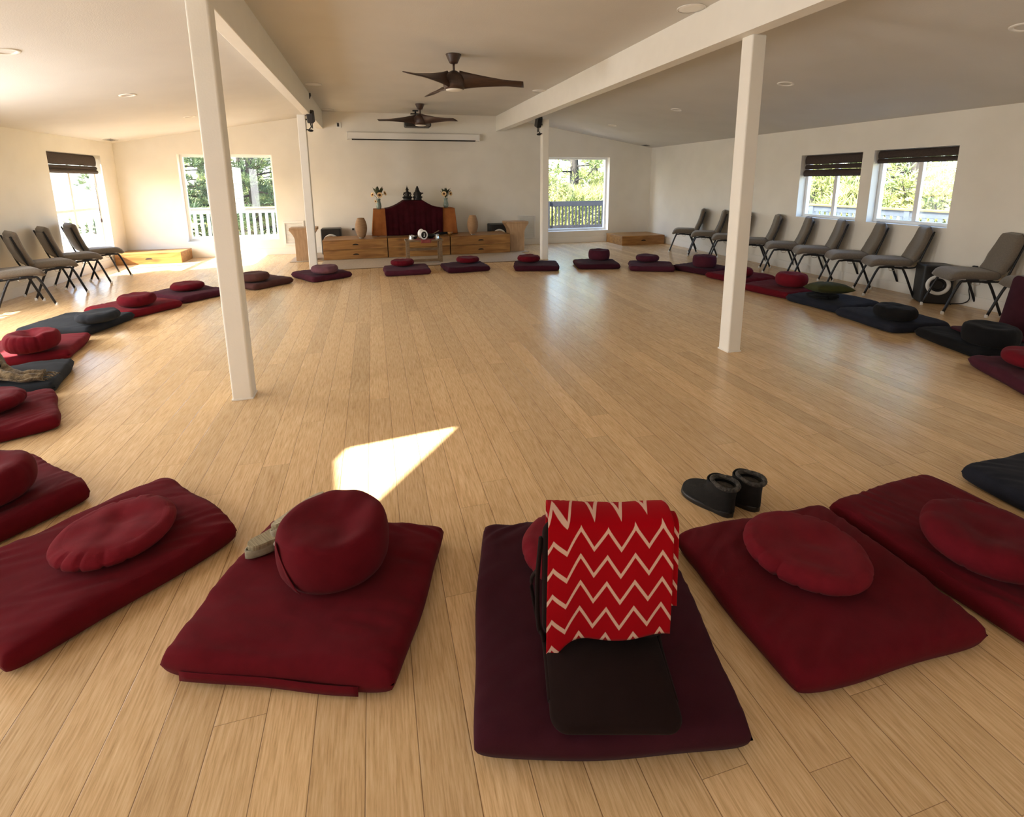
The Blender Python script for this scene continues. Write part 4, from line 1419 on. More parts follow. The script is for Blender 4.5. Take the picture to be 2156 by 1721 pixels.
# rugs under the altar
RUG = mat('beige_rug', (0.44, 0.36, 0.27), 0.95, (0.50, 0.42, 0.32), 60, 3, bump=0.4, bscale=200)
def rug(label, x0, x1, y0, y1, th):
    t = thing('rug', label, 'rug', ((x0 + x1) / 2, (y0 + y1) / 2, 0))
    w, d = (x1 - x0) / 2, (y1 - y0) / 2
    bm = newbm(); b2(bm, -w, w, -d, d, 0.0, th, 0.002); obj('pile', bm, RUG, t)
    bm = newbm(); b2(bm, -w, w, -d - 0.012, -d, 0.0, th - 0.001); obj('edge_binding', bm, OLDWOOD, t)
rug('beige rug in front of the altar boxes under the low table', -0.955, 2.93, 8.90, 10.01, 0.010)
rug('beige rug under the altar boxes and wooden pedestals', -1.55, 3.10, 10.025, 11.22, 0.008)

# pedestals with flared tops
def pedestal(label, x, y):
    t = thing('wooden_pedestal', label, 'pedestal', (x, y, 0.008), 0, 'flared pale wooden pedestals beside the altar')
    def flare(z):
        return 0.155 + (0.085 * ((z - 0.40) / 0.17) ** 1.6 if z > 0.40 else 0.0)
    bm = newbm()
    prof = [(flare(z), z) for z in (0.0, 0.2, 0.40, 0.44, 0.48, 0.52, 0.56, 0.585)]
    poly = [(p[0], p[1]) for p in prof] + [(-p[0], p[1]) for p in prof[::-1]]
    prism(bm, poly, 'y', -0.16, 0.16); obj('pedestal_body', bm, BIRCH, t)
    bm = newbm(); b2(bm, -0.243, 0.243, -0.175, 0.175, 0.585, 0.622, 0.008); obj('pedestal_top', bm, BIRCH, t)
    return t
pedestal('flared pale wooden pedestal at the left, half hidden by the far left post', -1.29, 10.28)
pedestal('flared pale wooden pedestal at the right end of the altar boxes', 2.90, 10.35)

# altar table with cloths
OCHRE = mat('ochre_cloth', (0.27, 0.082, 0.014), 0.85, (0.33, 0.11, 0.02), 8, 3, bump=0.1, bscale=200, sheen=0.0)
WINE = mat('wine_cloth', (0.030, 0.003, 0.0055), 0.9, (0.042, 0.004, 0.008), 8, 3, bump=0.1, bscale=200, spec=0.1)
t = thing('altar_table', 'altar table standing on the pine boxes, hidden under its cloths', 'table', (0.81, 10.72, 0.386))
bm = newbm(); b2(bm, -0.78, 0.78, -0.24, 0.24, 0.505, 0.53, 0.003); obj('table_top', bm, OLDWOOD, t)
for (sx, sy) in ((-1, -1), (1, -1), (1, 1), (-1, 1)):
    bm = newbm(); b2(bm, sx * 0.74 - 0.025, sx * 0.74 + 0.025, sy * 0.2 - 0.025, sy * 0.2 + 0.025, 0.0, 0.505); obj('leg', bm, OLDWOOD, t)
def drape(name, label, x0, x1, yb, yf, ztop, zhem, prof, mt, flare_x=0.0, flare_f=0.03, seed=0.0, ends=True):
    """cloth lying over a table: back edge yb, front edge yf, sides x0..x1 hang too when ends is set"""
    bm = newbm()
    n = 120
    per = []   # outline of the cloth's hanging edge: left side, front, right side
    if ends:
        for k in range(16): per.append((x0, yb + (yf - yb) * k / 16, -1, 0))
    for k in range(n + 1): per.append((x0 + (x1 - x0) * k / n, yf, 0, -1))
    if ends:
        for k in range(1, 17): per.append((x1, yf + (yb - yf) * k / 16, 1, 0))
    rows = []
    for j in range(17):
        s = j / 16
        row = []
        for i, (x, y, nx, ny) in enumerate(per):
            zt = ztop + prof(x)
            w = math.sin(i * 0.55 + seed) * 0.5 + math.sin(i * 0.23 + 1.7 * seed) * 0.5
            out = s * (flare_f if ny else flare_x) + 0.014 * s * w
            row.append((x + nx * out + (0.012 * s * w if ny else 0) + (flare_x * s * (2 * (x - x0) / (x1 - x0) - 1) if ny and ends else 0), y + ny * out, zt + (zhem - zt) * s))
        rows.append(row)
    V = [[bm.verts.new(p) for p in r_] for r_ in rows]
    for j in range(16):
        for i in range(len(per) - 1):
            bm.faces.new((V[j][i], V[j][i + 1], V[j + 1][i + 1], V[j + 1][i]))
    # top
    fr = V[0][16:16 + n + 1] if ends else V[0]
    prev = fr
    for k in range(1, 9):
        y = yf + (yb - yf) * k / 8
        cur = []
        for i in range(n + 1):
            if ends and i == 0: cur.append(V[0][16 - 2 * k] if 16 - 2 * k >= 0 else bm.verts.new((x0, y, ztop + prof(x0))))
            elif ends and i == n: cur.append(V[0][16 + n + 2 * k] if 16 + n + 2 * k < len(per) else bm.verts.new((x1, y, ztop + prof(x1))))
            else:
                x = x0 + (x1 - x0) * i / n
                cur.append(bm.verts.new((x, y, ztop + prof(x))))
        for i in range(n):
            q = (prev[i], prev[i + 1], cur[i + 1], cur[i])
            if len(set(q)) == 4:
                bm.faces.new(q)
        prev = cur
    o = obj(name, bm, mt, None, True)
    md = o.modifiers.new('thickness', 'SOLIDIFY'); md.thickness = 0.004
    return tag(o, label, 'cloth')
drape('altar_cloth', 'ochre orange cloth covering both ends of the altar table', 0.0, 1.63, 10.99, 10.455, 0.922, 0.40, lambda x: 0.0, OCHRE, 0.045, 0.03, 0.4)
def hump(x):
    c = 0.795
    d = abs(x - c)
    if d < 0.19: return 0.158
    s = (d - 0.19) / 0.39
    return 0.158 * (1 - min(1, s)) ** 1.7
drape('altar_cloth', 'dark wine cloth draped over the raised middle of the altar', 0.225, 1.375, 10.96, 10.40, 0.932, 0.40, hump, WINE, 0.0, 0.02, 1.4, False)
t = thing('altar_riser', 'raised block under the wine cloth carrying the two statues', 'block', (0.795, 10.69, 0.918))
bm = newbm(); b2(bm, -0.185, 0.185, -0.15, 0.24, 0.0, 0.148, 0.004); obj('block', bm, OLDWOOD, t)

# two seated statues
BRONZE = mat('dark_bronze', (0.016, 0.014, 0.013), 0.42, (0.024, 0.02, 0.018), 20, 3, metal=0.5)
def statue(label, loc, spire, robe):
    t = thing('seated_statue', label, 'statue', loc, 0, 'dark seated figures on the altar')
    bm = newbm(); lathe(bm, [(0.085, 0), (0.09, 0.008), (0.078, 0.02), (0.088, 0.034), (0.080, 0.042)], 24); o = obj('lotus_base', bm, BRONZE, t, True); o.scale = (1, 0.72, 1)
    bm = newbm()
    ellipsoid(bm, (0, -0.008, 0.058), (0.088, 0.055, 0.026))
    for s in (-1, 1):
        ellipsoid(bm, (s * 0.062, -0.012, 0.058), (0.040, 0.042, 0.022))
        tube(bm, [(s * 0.052, 0.004, 0.158), (s * 0.072, 0.0, 0.115), (s * 0.055, -0.035, 0.075), (s * 0.008, -0.045, 0.072)], [0.017, 0.015, 0.012, 0.011], 8)
    lathe(bm, [(0.046, 0.05), (0.044, 0.09), (0.050, 0.135), (0.052, 0.158), (0.03, 0.175), (0.017, 0.182), (0.016, 0.195)], 18)
    ellipsoid(bm, (0, 0, 0.212), (0.027, 0.029, 0.034))
    ellipsoid(bm, (0, 0.004, 0.242), (0.018, 0.018, 0.016))
    lathe(bm, [(0.010, 0.25), (0.007, 0.268), (0.002, 0.268 + spire)], 10)
    ellipsoid(bm, (0, -0.029, 0.210), (0.005, 0.007, 0.008), None, 8, 6)
    for s in (-1, 1): ellipsoid(bm, (s * 0.028, 0.0, 0.206), (0.005, 0.007, 0.014), None, 8, 6)
    if robe:
        lathe(bm, [(0.080, 0.04), (0.076, 0.09), (0.066, 0.14), (0.050, 0.18), (0.034, 0.22), (0.028, 0.25)], 18, (0, 0.012, 0))
        tube(bm, [(0.05, 0, 0.14), (0.10, -0.01, 0.135)], 0.013, 8)
        ellipsoid(bm, (0.105, -0.01, 0.137), (0.018, 0.014, 0.012), None, 8, 6)
        ellipsoid(bm, (0.0, 0.0, 0.262), (0.020, 0.020, 0.020))
    o = obj('figure', bm, BRONZE, t, True)
    md = o.modifiers.new('merge', 'REMESH'); md.mode = 'VOXEL'; md.voxel_size = 0.0035; md.use_smooth_shade = True
    return t
statue('dark seated statue with slim pointed head on the altar, left one', (0.688, 10.60, 1.094), 0.028, False)
statue('dark seated statue in a wide robe on the altar, right one', (0.892, 10.60, 1.094), 0.022, True)

# vases with sunflowers
CELADON = mat('celadon_glaze', (0.14, 0.20, 0.17), 0.25, (0.24, 0.29, 0.25), 16, 3)
PETAL = mat('cream_petal', (0.72, 0.50, 0.24), 0.7, (0.80, 0.62, 0.36), 10, 2)
SEED = mat('flower_disc', (0.075, 0.022, 0.008), 0.9, (0.13, 0.05, 0.016), 60, 2)
LEAFD = mat('bouquet_leaf', (0.020, 0.028, 0.010), 0.7, (0.05, 0.06, 0.02), 10, 2)
STEMG = mat('flower_stem', (0.06, 0.09, 0.03), 0.7)
def vase(label, loc):
    t = thing('vase', label, 'vase', loc, 0, 'celadon vases with sunflowers on the altar')
    bm = newbm()
    lathe(bm, [(0.001, 0.0), (0.040, 0.0), (0.050, 0.03), (0.052, 0.06), (0.046, 0.10), (0.036, 0.14), (0.036, 0.175), (0.044, 0.20), (0.040, 0.20), (0.032, 0.175), (0.032, 0.14), (0.03, 0.05), (0.001, 0.03)], 28, cap=False)
    obj('vase_body', bm, CELADON, t, True)
def sunflower(label, base, head, dirn, r):
    t = thing('sunflower', label, 'flower', base, 0, 'sunflowers in the altar vases')
    hd = Vector(head) - Vector(base)
    bm = newbm(); tube(bm, smoothpath([(0, 0, 0), (hd.x * 0.4, hd.y * 0.4, hd.z * 0.7), tuple(hd)], 5), 0.004, 6); obj('stem', bm, STEMG, t, True)
    q = Vector(dirn).to_track_quat('Z', 'Y').to_matrix()
    bm = newbm()
    for k in range(15):
        a = 2 * PI * k / 15
        g = []
        for i in range(5):
            s = i / 4
            w = 0.28 * r * math.sin(PI * (0.12 + 0.88 * s)) ** 0.7 if s < 1 else 0.004
            rr = r * (0.42 + 0.62 * s)
            row = []
            for v in (-1, 0, 1):
                p = Vector((rr * math.cos(a) - v * w * math.sin(a), rr * math.sin(a) + v * w * math.cos(a), 0.012 + 0.25 * r * s * s * (0.4 + 0.3 * (k % 3)) - 0.004 * abs(v)))
                row.append(hd + q @ p)
            g.append(row)
        sheet(bm, g, 0.0012)
    obj('petals', bm, PETAL, t, True)
    bm = newbm(); ellipsoid(bm, tuple(hd + q @ Vector((0, 0, 0.010))), (r * 0.48, r * 0.48, 0.014), q, 18, 8); obj('disc', bm, SEED, t, True)
def leaf_bunch(label, base, spread, hh, seed, cnt=16):
    t = thing('leaf_bunch', label, 'foliage', base, 0, 'dark leaves in the altar vases')
    rnd = random.Random(seed)
    bm = newbm()
    for k in range(cnt):
        a = rnd.uniform(0, 2 * PI); l = rnd.uniform(0.5, 1.0)
        tip = Vector((spread * l * math.cos(a), spread * 0.6 * l * math.sin(a), hh * rnd.uniform(0.75, 1.1)))
        side = Vector((-math.sin(a), math.cos(a), 0)) * rnd.uniform(0.014, 0.026)
        mid = tip * 0.72 + Vector((0, 0, 0.02))
        V = [bm.verts.new(p) for p in (Vector((0, 0, hh * 0.15)), mid + side, tip, mid - side)]
        bm.faces.new(V)
    o = obj('leaves', bm, LEAFD, t)
    md = o.modifiers.new('thickness', 'SOLIDIFY'); md.thickness = 0.002
vase('celadon vase of sunflowers on the left end of the altar', (0.115, 10.64, 0.928))
vase('celadon vase of sunflowers on the right end of the altar', (1.475, 10.64, 0.928))
leaf_bunch('dark leaves in the left altar vase', (0.12, 10.64, 1.10), 0.13, 0.26, 3, 22)
leaf_bunch('dark leaves in the right altar vase', (1.475, 10.64, 1.10), 0.13, 0.22, 5, 24)
LB, RBs = (0.115, 10.635, 1.06), (1.475, 10.635, 1.06)
sunflower('sunflower facing forward in the middle of the left altar vase', LB, (0.14, 10.55, 1.205), (0.05, -1, 0.1), 0.055)
sunflower('sunflower leaning out left of the left altar vase', LB, (0.01, 10.56, 1.21), (-0.8, -0.7, 0.3), 0.045)
sunflower('sunflower turned away at the upper right of the left altar vase', LB, (0.235, 10.58, 1.235), (0.85, -0.45, 0.35), 0.05)
sunflower('drooping sunflower low on the left side of the left altar vase', LB, (0.065, 10.55, 1.085), (-0.5, -0.7, -0.3), 0.03)
sunflower('sunflower facing forward at the left of the right altar vase', RBs, (1.43, 10.55, 1.215), (-0.1, -1, 0.1), 0.05)
sunflower('sunflower at the right of the right altar vase', RBs, (1.56, 10.56, 1.215), (0.6, -0.75, 0.1), 0.045)

# woven egg-shaped lamps
RATTAN = mat('woven_rattan', (0.28, 0.155, 0.075), 0.75, (0.40, 0.245, 0.125), 5, 3, bump=0.6, bscale=30, stretch=(2, 2, 40))
def egg_lamp(label, loc):
    t = thing('woven_lamp', label, 'lamp', loc, 0, 'egg shaped woven lamps on the altar boxes')
    bm = newbm(); lathe(bm, [(0.001, 0), (0.045, 0), (0.045, 0.010), (0.03, 0.018), (0.001, 0.02)], 24, cap=False); obj('lamp_base', bm, CHROME, t, True)
    bm = newbm()
    prof = []
    for k in range(49):
        s = k / 48
        r_ = 0.052 + 0.058 * math.sin(PI * (0.10 + 0.80 * s)) ** 1.1 if s > 0 else 0.05
        r_ = 0.048 + 0.062 * math.sin(PI * min(1, 0.06 + 0.88 * s)) ** 0.9
        prof.append((r_ + 0.0016 * (k % 2), 0.02 + 0.375 * s))
    prof += [(0.04, 0.393), (0.04, 0.36)]
    lathe(bm, prof, 40, cap=False); obj('woven_shade_body', bm, RATTAN, t, True)
egg_lamp('egg shaped woven lamp on the left altar box', (-0.245, 10.22, 0.386))
egg_lamp('egg shaped woven lamp on the right altar box', (1.955, 10.22, 0.386))

# low table before the altar
t = thing('low_table', 'small weathered wooden table on the rug before the altar', 'table', (0.865, 9.36, 0.010))
bm = newbm(); b2(bm, -0.34, 0.34, -0.17, 0.17, 0.385, 0.415, 0.004); obj('table_top', bm, OLDWOOD, t)
for (sx, sy) in ((-1, -1), (1, -1), (1, 1), (-1, 1)):
    bm = newbm(); b2(bm, sx * 0.295 - 0.026, sx * 0.295 + 0.026, sy * 0.135 - 0.026, sy * 0.135 + 0.026, 0.0, 0.385, 0.003); obj('leg', bm, OLDWOOD, t)
bm = newbm(); b2(bm, -0.27, 0.27, 0.115, 0.145, 0.185, 0.235, 0.003); obj('stretcher', bm, OLDWOOD, t)
bm = newbm(); b2(bm, -0.27, 0.27, -0.145, -0.125, 0.015, 0.06, 0.003); obj('stretcher', bm, OLDWOOD, t)
TZ = 0.4255
REDCL = mat('red_cloth', (0.20, 0.035, 0.03), 0.9, (0.26, 0.06, 0.05), 14, 2)
bm = newbm(); g = []
for j in range(15):
    s = j / 14
    row = []
    for i in range(9):
        x = 0.70 + 0.38 * i / 8 if s < 0.7 else 0.80 + 0.18 * i / 8
        y = 9.50 - 0.318 * min(1, s / 0.7)
        row.append((x, y - (0.012 if s > 0.7 else 0), TZ + 0.003 if s <= 0.7 else TZ + 0.003 - 0.06 * (s - 0.7) / 0.3))
    g.append(row)
sheet(bm, g, 0.002)
tag(obj('table_runner', bm, REDCL, None, True), 'red cloth lying on the low altar table with an end hanging down', 'cloth')
CLEAR = glass_mat('clear_glass', (0.90, 0.92, 0.90), 0.22)
def tumbler(label, x):
    t = thing('glass_cup', label, 'cup', (x, 9.27, TZ), 0, 'glass cups on the low altar table')
    bm = newbm(); lathe(bm, [(0.062, 0), (0.060, 0.010), (0.050, 0.012), (0.036, 0.085), (0.033, 0.085), (0.045, 0.014), (0.001, 0.014)], 8, cap=False); obj('cup_body', bm, CLEAR, t)
    bm = newbm(); lathe(bm, [(0.036, 0.082), (0.038, 0.086), (0.033, 0.088)], 8, cap=False); obj('rim', bm, CHROME, t)
    bm = newbm(); lathe(bm, [(0.001, 0.015), (0.02, 0.015), (0.02, 0.05), (0.001, 0.05)], 12, cap=False); obj('candle', bm, WHITEP, t)
tumbler('small flared glass cup at the left end of the low altar table', 0.635)
tumbler('small flared glass cup at the right end of the low altar table', 1.105)
t = thing('oval_frame', 'white oval frame with a dark centre standing on the low altar table', 'frame', (0.865, 9.25, TZ))
bm = newbm()
rot = Matrix.Translation((0, 0, 0.088)) @ Matrix.Rotation(R(98), 4, 'X') @ Matrix.Diagonal((0.62, 0.82, 0.82, 1.0))
lathe(bm, [(0.078, 0), (0.106, 0), (0.108, 0.018), (0.094, 0.028), (0.078, 0.020)], 36, cap=False, mtx=rot); lathe(bm, [(0.001, -0.002), (0.106, -0.002), (0.106, 0.0)], 36, cap=False, mtx=rot)
obj('frame_ring', bm, WHITEP, t, True)
bm = newbm(); lathe(bm, [(0.001, 0.006), (0.08, 0.006)], 32, cap=False, mtx=rot); obj('picture', bm, BRONZE, t)
bm = newbm(); bx(bm, (0.004, -0.014, 0.088), (0.011, 0.008, 0.06), None, 0.004); bx(bm, (0.004, -0.014, 0.062), (0.028, 0.008, 0.010), None, 0.003)
obj('pale_mark', bm, WHITEP, t)
t = thing('shell', 'white rounded shell behind the oval frame on the low table', 'shell', (0.83, 9.39, TZ + 0.005))
bm = newbm(); ellipsoid(bm, (0, 0, 0.09), (0.066, 0.05, 0.09)); o = obj('shell_body', bm, WHITEP, t, True)
bm = newbm(); ellipsoid(bm, (0.02, -0.035, 0.11), (0.03, 0.02, 0.04)); obj('shell_lip', bm, BIRCH, t, True)
t = thing('singing_bowl', 'dark singing bowl at the right on the low altar table', 'bowl', (1.0, 9.40, TZ + 0.006))
bm = newbm(); lathe(bm, [(0.001, 0.0), (0.045, 0.0), (0.075, 0.035), (0.083, 0.08), (0.080, 0.08), (0.07, 0.035), (0.04, 0.008), (0.001, 0.006)], 32, cap=False); obj('bowl_body', bm, BRONZE, t, True)
t = thing('bell_striker', 'wooden striker leaning out of the singing bowl', 'striker', (1.0, 9.40, TZ + 0.03))
bm = newbm(); tube(bm, [(-0.02, 0, 0.01), (0.05, 0, 0.055), (0.16, 0.0, 0.115)], [0.006, 0.006, 0.009], 8); obj('striker_rod', bm, OLDWOOD, t, True)
t = thing('black_bowl', 'small black bowl at the left on the low altar table', 'bowl', (0.70, 9.42, TZ))
bm = newbm(); lathe(bm, [(0.001, 0.0), (0.035, 0.0), (0.058, 0.025), (0.063, 0.05), (0.058, 0.05), (0.05, 0.025), (0.001, 0.012)], 28, cap=False); obj('bowl_body', bm, BLACK, t, True)
bm = newbm(); ellipsoid(bm, (-0.008, 0, 0.042), (0.03, 0.03, 0.022)); obj('bowl_filling', bm, FLEECE, t, True)
t = thing('bell_cushion', 'flat dark cushion on the pine boxes before the wine cloth', 'cushion', (1.33, 10.26, 0.386))
bm = newbm(); tube(bm, [(-0.12, 0, 0.03), (0.0, 0, 0.045), (0.13, 0.03, 0.05)], [0.022, 0.03, 0.018], 10); obj('cushion_body', bm, F_BLACK, t, True)
t = thing('wooden_bowl', 'small wooden bowl beside the ochre cloth on the pine boxes', 'bowl', (1.49, 10.28, 0.386))
bm = newbm(); lathe(bm, [(0.001, 0), (0.03, 0), (0.05, 0.03), (0.055, 0.065), (0.05, 0.065), (0.04, 0.03), (0.001, 0.012)], 24, cap=False); obj('bowl_body', bm, PINE, t, True)

# ---------------------------------------------------------------- outside: deck, railings, trees
DECKM = mat('deck_boards', (0.30, 0.25, 0.20), 0.8, (0.40, 0.34, 0.28), 3, 3, stretch=(1, 12, 1))
RAILW = mat('lit_rail_paint', (0.30, 0.325, 0.35), 0.6, (0.36, 0.385, 0.41), 4, 2)  # same rail paint as the dark one, coloured paler as if lit
RAILD = mat('shaded_rail_paint', (0.012, 0.014, 0.022), 0.6, (0.018, 0.021, 0.032), 4, 2)  # same rail paint, with the shade put into a darker colour
CAPM = mat('cedar_cap_rail', (0.62, 0.36, 0.14), 0.6, (0.72, 0.45, 0.19), 4, 3, stretch=(1, 8, 8))
GROUND = mat('dry_grass', (0.34, 0.29, 0.14), 0.95, (0.58, 0.50, 0.27), 0.5, 6)
bm = newbm(); b2(bm, -7.4, 9.4, YB + 0.23, 13.7, -0.12, 0.0); b2(bm, XR + 0.21, 9.4, -1.0, YB + 0.23, -0.12, 0.0); b2(bm, -7.4, XL - 0.21, 3.0, YB + 0.23, -0.12, 0.0)
struct(obj('deck', bm, DECKM), 'weathered deck outside the windows', 'deck')
bm = newbm(); bx(bm, (0, 40, -0.9), (260, 200, 0.1))
struct(obj('ground', bm, GROUND), 'dry grassy ground beyond the deck', 'ground')

def railing(label, a, b, ztop, paint, pitch, pw, cap=True, bottom=0.14):
    a, b = Vector((a[0], a[1], 0)), Vector((b[0], b[1], 0))
    L = (b - a).length
    ang = math.atan2(b.y - a.y, b.x - a.x)
    t = thing('deck_railing', label, 'railing', a, ang, 'deck railings')
    if cap:
        bm = newbm(); b2(bm, 0, L, -0.07, 0.07, ztop - 0.035, ztop, 0.004); obj('cap_rail', bm, CAPM, t)
    bm = newbm(); b2(bm, 0, L, -0.022, 0.022, ztop - 0.145, ztop - 0.036 if cap else ztop, 0.003); obj('upper_rail', bm, paint, t)
    bm = newbm(); b2(bm, 0, L, -0.022, 0.022, bottom, bottom + 0.085, 0.003); obj('lower_rail', bm, paint, t)
    n = int(L / 1.75)
    for k in range(n + 1):
        x = L * k / max(1, n)
        bm = newbm(); b2(bm, x - 0.048, x + 0.048, -0.05, 0.05, 0.0, ztop - 0.036 if cap else ztop + 0.01, 0.004); obj('post', bm, paint, t)
    k = 0
    x = pitch * 0.6
    while x < L - pw and k < 99:
        bm = newbm(); b2(bm, x - pw / 2, x + pw / 2, -0.016, 0.016, bottom + 0.085, ztop - 0.145); obj('picket', bm, paint, t)
        x += pitch
        k += 1
railing('pale deck railing with cedar cap seen through the left picture window', (-7.2, 13.4), (0.6, 13.4), 0.895, RAILW, 0.14, 0.062)
railing('deck railing with its shade coloured in, seen through the right picture window', (1.2, 13.4), (6.45, 13.4), 0.90, RAILD, 0.102, 0.042, False)
railing('pale deck railing with cedar cap seen through the paired right windows', (9.2, 4.8), (9.2, 13.0), 0.935, RAILW, 0.13, 0.06)
railing('pale deck railing seen through the sunlit left window', (-7.2, 5.0), (-7.2, 13.2), 0.90, RAILW, 0.14, 0.062)

def leaf_mat(name, a, b, c):
    mt = bpy.data.materials.new(name)
    mt.use_nodes = True
    nt = mt.node_tree
    bs = nt.nodes['Principled BSDF']
    bs.inputs['Roughness'].default_value = 0.6
    bs.inputs['Specular IOR Level'].default_value = 0.3
    tc = nt.nodes.new('ShaderNodeTexCoord')
    nz = nt.nodes.new('ShaderNodeTexNoise')
    nz.inputs['Scale'].default_value = 1.7
    nz.inputs['Detail'].default_value = 5
    nt.links.new(tc.outputs['Object'], nz.inputs['Vector'])
    rp = nt.nodes.new('ShaderNodeValToRGB')
    rp.color_ramp.elements[0].position = 0.32
    rp.color_ramp.elements[0].color = (*a, 1)
    rp.color_ramp.elements[1].position = 0.68
    rp.color_ramp.elements[1].color = (*c, 1)
    e = rp.color_ramp.elements.new(0.5)
    e.color = (*b, 1)
    nt.links.new(nz.outputs['Fac'], rp.inputs['Fac'])
    nt.links.new(rp.outputs['Color'], bs.inputs['Base Color'])
    tl = nt.nodes.new('ShaderNodeBsdfTranslucent')
    nt.links.new(rp.outputs['Color'], tl.inputs['Color'])
    mx = nt.nodes.new('ShaderNodeMixShader')
    mx.inputs['Fac'].default_value = 0.35
    nt.links.new(bs.outputs[0], mx.inputs[1])
    nt.links.new(tl.outputs[0], mx.inputs[2])
    nt.links.new(mx.outputs[0], nt.nodes['Material Output'].inputs['Surface'])
    return mt
NEEDLE_D = leaf_mat('dark_pine_needles', (0.035, 0.070, 0.045), (0.075, 0.125, 0.065), (0.19, 0.24, 0.10))
NEEDLE_L = leaf_mat('light_pine_needles', (0.07, 0.12, 0.05), (0.22, 0.28, 0.10), (0.48, 0.50, 0.20))
SHRUBM = leaf_mat('shrub_leaves', (0.08, 0.13, 0.05), (0.27, 0.30, 0.11), (0.56, 0.53, 0.22))
BARK = mat('grey_bark', (0.012, 0.011, 0.011), 0.95, (0.032, 0.029, 0.028), 4, 5, stretch=(6, 6, 1), bump=0.8, bscale=20)

def tuft(bm, p, d, l, rnd, n=6, w=0.014):
    d = d.normalized()
    s = d.orthogonal().normalized()
    q = d.cross(s)
    for k in range(n):
        a = rnd.uniform(0, 2 * PI)
        o = (d * rnd.uniform(0.5, 1.0) + (s * math.cos(a) + q * math.sin(a)) * rnd.uniform(0.3, 0.9)).normalized() * l * rnd.uniform(0.7, 1.1)
        side = o.cross(Vector((rnd.uniform(-1, 1), rnd.uniform(-1, 1), rnd.uniform(-1, 1)))).normalized() * w
        bm.faces.new((bm.verts.new(p - side), bm.verts.new(p + side), bm.verts.new(p + o + side * 0.25), bm.verts.new(p + o - side * 0.25)))

def make_pine(seed, label, mt, h=7.0, low=0.4, spread=2.2, dens=1.0, tr=0.15):
    rnd = random.Random(seed)
    t = thing('pine_tree', label, 'tree', (0, 0, -0.86), 0, 'pine trees beyond the deck')
    bm = newbm()
    tube(bm, [(0, 0, 0), (0.03, 0.02, h * 0.3), (-0.04, 0.05, h * 0.6), (0, 0, h)], [tr, tr * 0.85, tr * 0.6, 0.03], 12)
    fo = newbm()
    nb = int(34 * dens)
    for k in range(nb):
        z = low + (h - low) * (k / nb) ** 1.15
        a = k * 2.4 + rnd.uniform(-0.3, 0.3)
        ln = spread * (1 - 0.6 * (z / h)) * rnd.uniform(0.65, 1.1)
        up = rnd.uniform(-0.15, 0.35)
        d = Vector((math.cos(a), math.sin(a), up)).normalized()
        p0 = Vector((0, 0, z))
        p1 = p0 + d * ln * 0.55 + Vector((0, 0, -0.05 * ln))
        p2 = p0 + d * ln + Vector((0, 0, 0.10 * ln))
        tube(bm, [p0, p1, p2], [0.035, 0.022, 0.008], 5)
        for j in range(int(13 * ln)):
            s = rnd.uniform(0.25, 1.0)
            base = p0.lerp(p1, s * 2) if s < 0.5 else p1.lerp(p2, s * 2 - 1)
            sd = Vector((rnd.uniform(-1, 1), rnd.uniform(-1, 1), rnd.uniform(-0.3, 0.8)))
            q = base + sd * 0.26 * (1.1 - s * 0.5)
            for i in range(3):
                tuft(fo, q + Vector((rnd.gauss(0, 0.07), rnd.gauss(0, 0.07), rnd.gauss(0, 0.06))), d * 0.7 + sd * 0.6 + Vector((0, 0, 0.35)), rnd.uniform(0.14, 0.26), rnd)
    obj('trunk', bm, BARK, t, True)
    obj('needles', fo, mt, t)
    return t
def make_shrub(seed, label, mt, r=1.1, h=1.6, cnt=2600, long=False):
    rnd = random.Random(seed)
    t = thing('shrub', label, 'shrub', (0, 0, -0.86), 0, 'shrubs beyond the deck')
    bm = newbm()
    for k in range(7):
        a = rnd.uniform(0, 2 * PI)
        tube(bm, [(0, 0, 0), (0.3 * r * math.cos(a), 0.3 * r * math.sin(a), h * 0.5), (0.6 * r * math.cos(a), 0.6 * r * math.sin(a), h * 0.9)], [0.03, 0.02, 0.006], 5)
    fo = newbm()
    for k in range(cnt):
        a = rnd.uniform(0, 2 * PI); u = rnd.uniform(-1, 1); rr = rnd.uniform(0.45, 1.0) ** 0.5
        n_ = Vector((math.cos(a) * math.sqrt(1 - u * u), math.sin(a) * math.sqrt(1 - u * u), u))
        lump = 1 + 0.28 * noise.noise(n_ * 2.2 + Vector((seed, 0, 0)))
        p = Vector((n_.x * r * rr * lump, n_.y * r * rr * lump, h * 0.52 + n_.z * h * 0.52 * rr * lump))
        tuft(fo, p, n_ + Vector((0, 0, 0.4)), 0.34 if long else rnd.uniform(0.07, 0.13), rnd, 5 if long else 4, 0.012 if long else 0.026)
    obj('stems', bm, BARK, t, True)
    obj('foliage', fo, mt, t)
    return t
pa = make_pine(1, 'dark pine right of the near left post, its trunk in the left picture window', NEEDLE_D, 7.0, 0.5, 2.6, 1.3)
pa.location = (-3.55, 17.2, -0.86)
pb = make_pine(2, 'tall pine trunk in the middle of the right picture window', NEEDLE_L, 8.5, 2.0, 2.3, 0.9, 0.19)
pb.location = (7.05, 17.3, -0.86)
pc = make_pine(3, 'light green pine outside the right one of the paired windows', NEEDLE_L, 6.0, 0.3, 2.3, 1.2)
pc.location = (13.0, 9.6, -0.86)
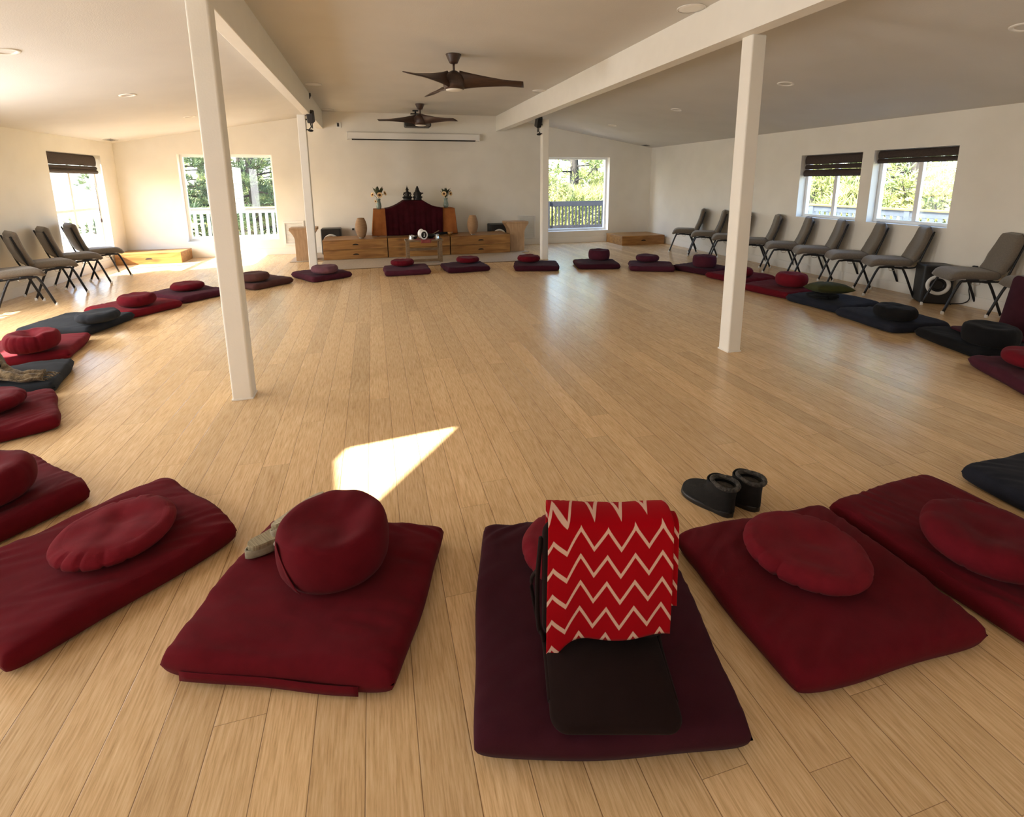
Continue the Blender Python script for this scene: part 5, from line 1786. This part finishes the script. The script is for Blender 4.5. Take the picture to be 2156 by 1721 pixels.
for src, x, y, rz, lab in [
    (pa, -5.6, 16.6, 1.1, 'dark pine at the left edge of the left picture window'),
    (pa, -4.4, 20.0, 2.3, 'dark pine farther back in the left picture window, behind the near left post'),
    (pa, -2.4, 19.6, 3.7, 'dark pine at the right edge of the left picture window'),
    (pc, -6.8, 24.0, 0.4, 'pale sunlit pine far behind the dark ones in the left picture window'),
    (pc, -4.3, 27.0, 1.9, 'pale sunlit pine farthest away in the left picture window'),
    (pb, 9.8, 21.5, 2.0, 'slender pine far behind at the right of the right picture window'),
    (pc, 6.9, 24.0, 3.1, 'pale pine far behind at the left of the right picture window'),
    (pc, 14.5, 12.6, 2.6, 'light green pine outside the left one of the paired windows'),
    (pc, 15.5, 15.5, 4.4, 'light pine farther off outside the left one of the paired windows'),
    (pa, 15.0, 10.9, 0.7, 'darker pine outside the gap of the paired windows'),
    (pc, 16.5, 8.6, 5.1, 'light pine farther off outside the right one of the paired windows'),
    (pb, 14.2, 13.9, 5.0, 'reddish trunked pine at the left of the left paired window')]:
    dup(src, (x, y, -0.86), rz, lab)
sa = make_shrub(5, 'yellow green shrub at the left of the right picture window', SHRUBM, 1.3, 2.5, 2600)
sa.location = (5.6, 16.4, -0.86)
sb = make_shrub(6, 'spiky grass-like shrub low in the right picture window', SHRUBM, 1.2, 1.9, 1300, True)
sb.location = (6.4, 15.6, -0.86)
for src, x, y, rz, lab in [
    (sa, 8.6, 19.3, 1.2, 'yellow green shrub at the right of the right picture window'),
    (sb, 7.6, 16.2, 2.2, 'spiky shrub low at the right of the right picture window'),
    (sa, -5.0, 22.5, 2.9, 'yellow green shrub between the dark pines in the left picture window'),
    (sa, -3.2, 23.0, 0.9, 'yellow green shrub low behind the railing in the left picture window'),
    (sa, 12.4, 11.6, 3.3, 'yellow green shrub outside the left one of the paired windows'),
    (sa, 12.2, 8.0, 5.3, 'yellow green shrub outside the right one of the paired windows'),
    (sb, 11.6, 9.9, 0.3, 'spiky shrub outside the gap of the paired windows')]:
    dup(src, (x, y, -0.86), rz, lab)
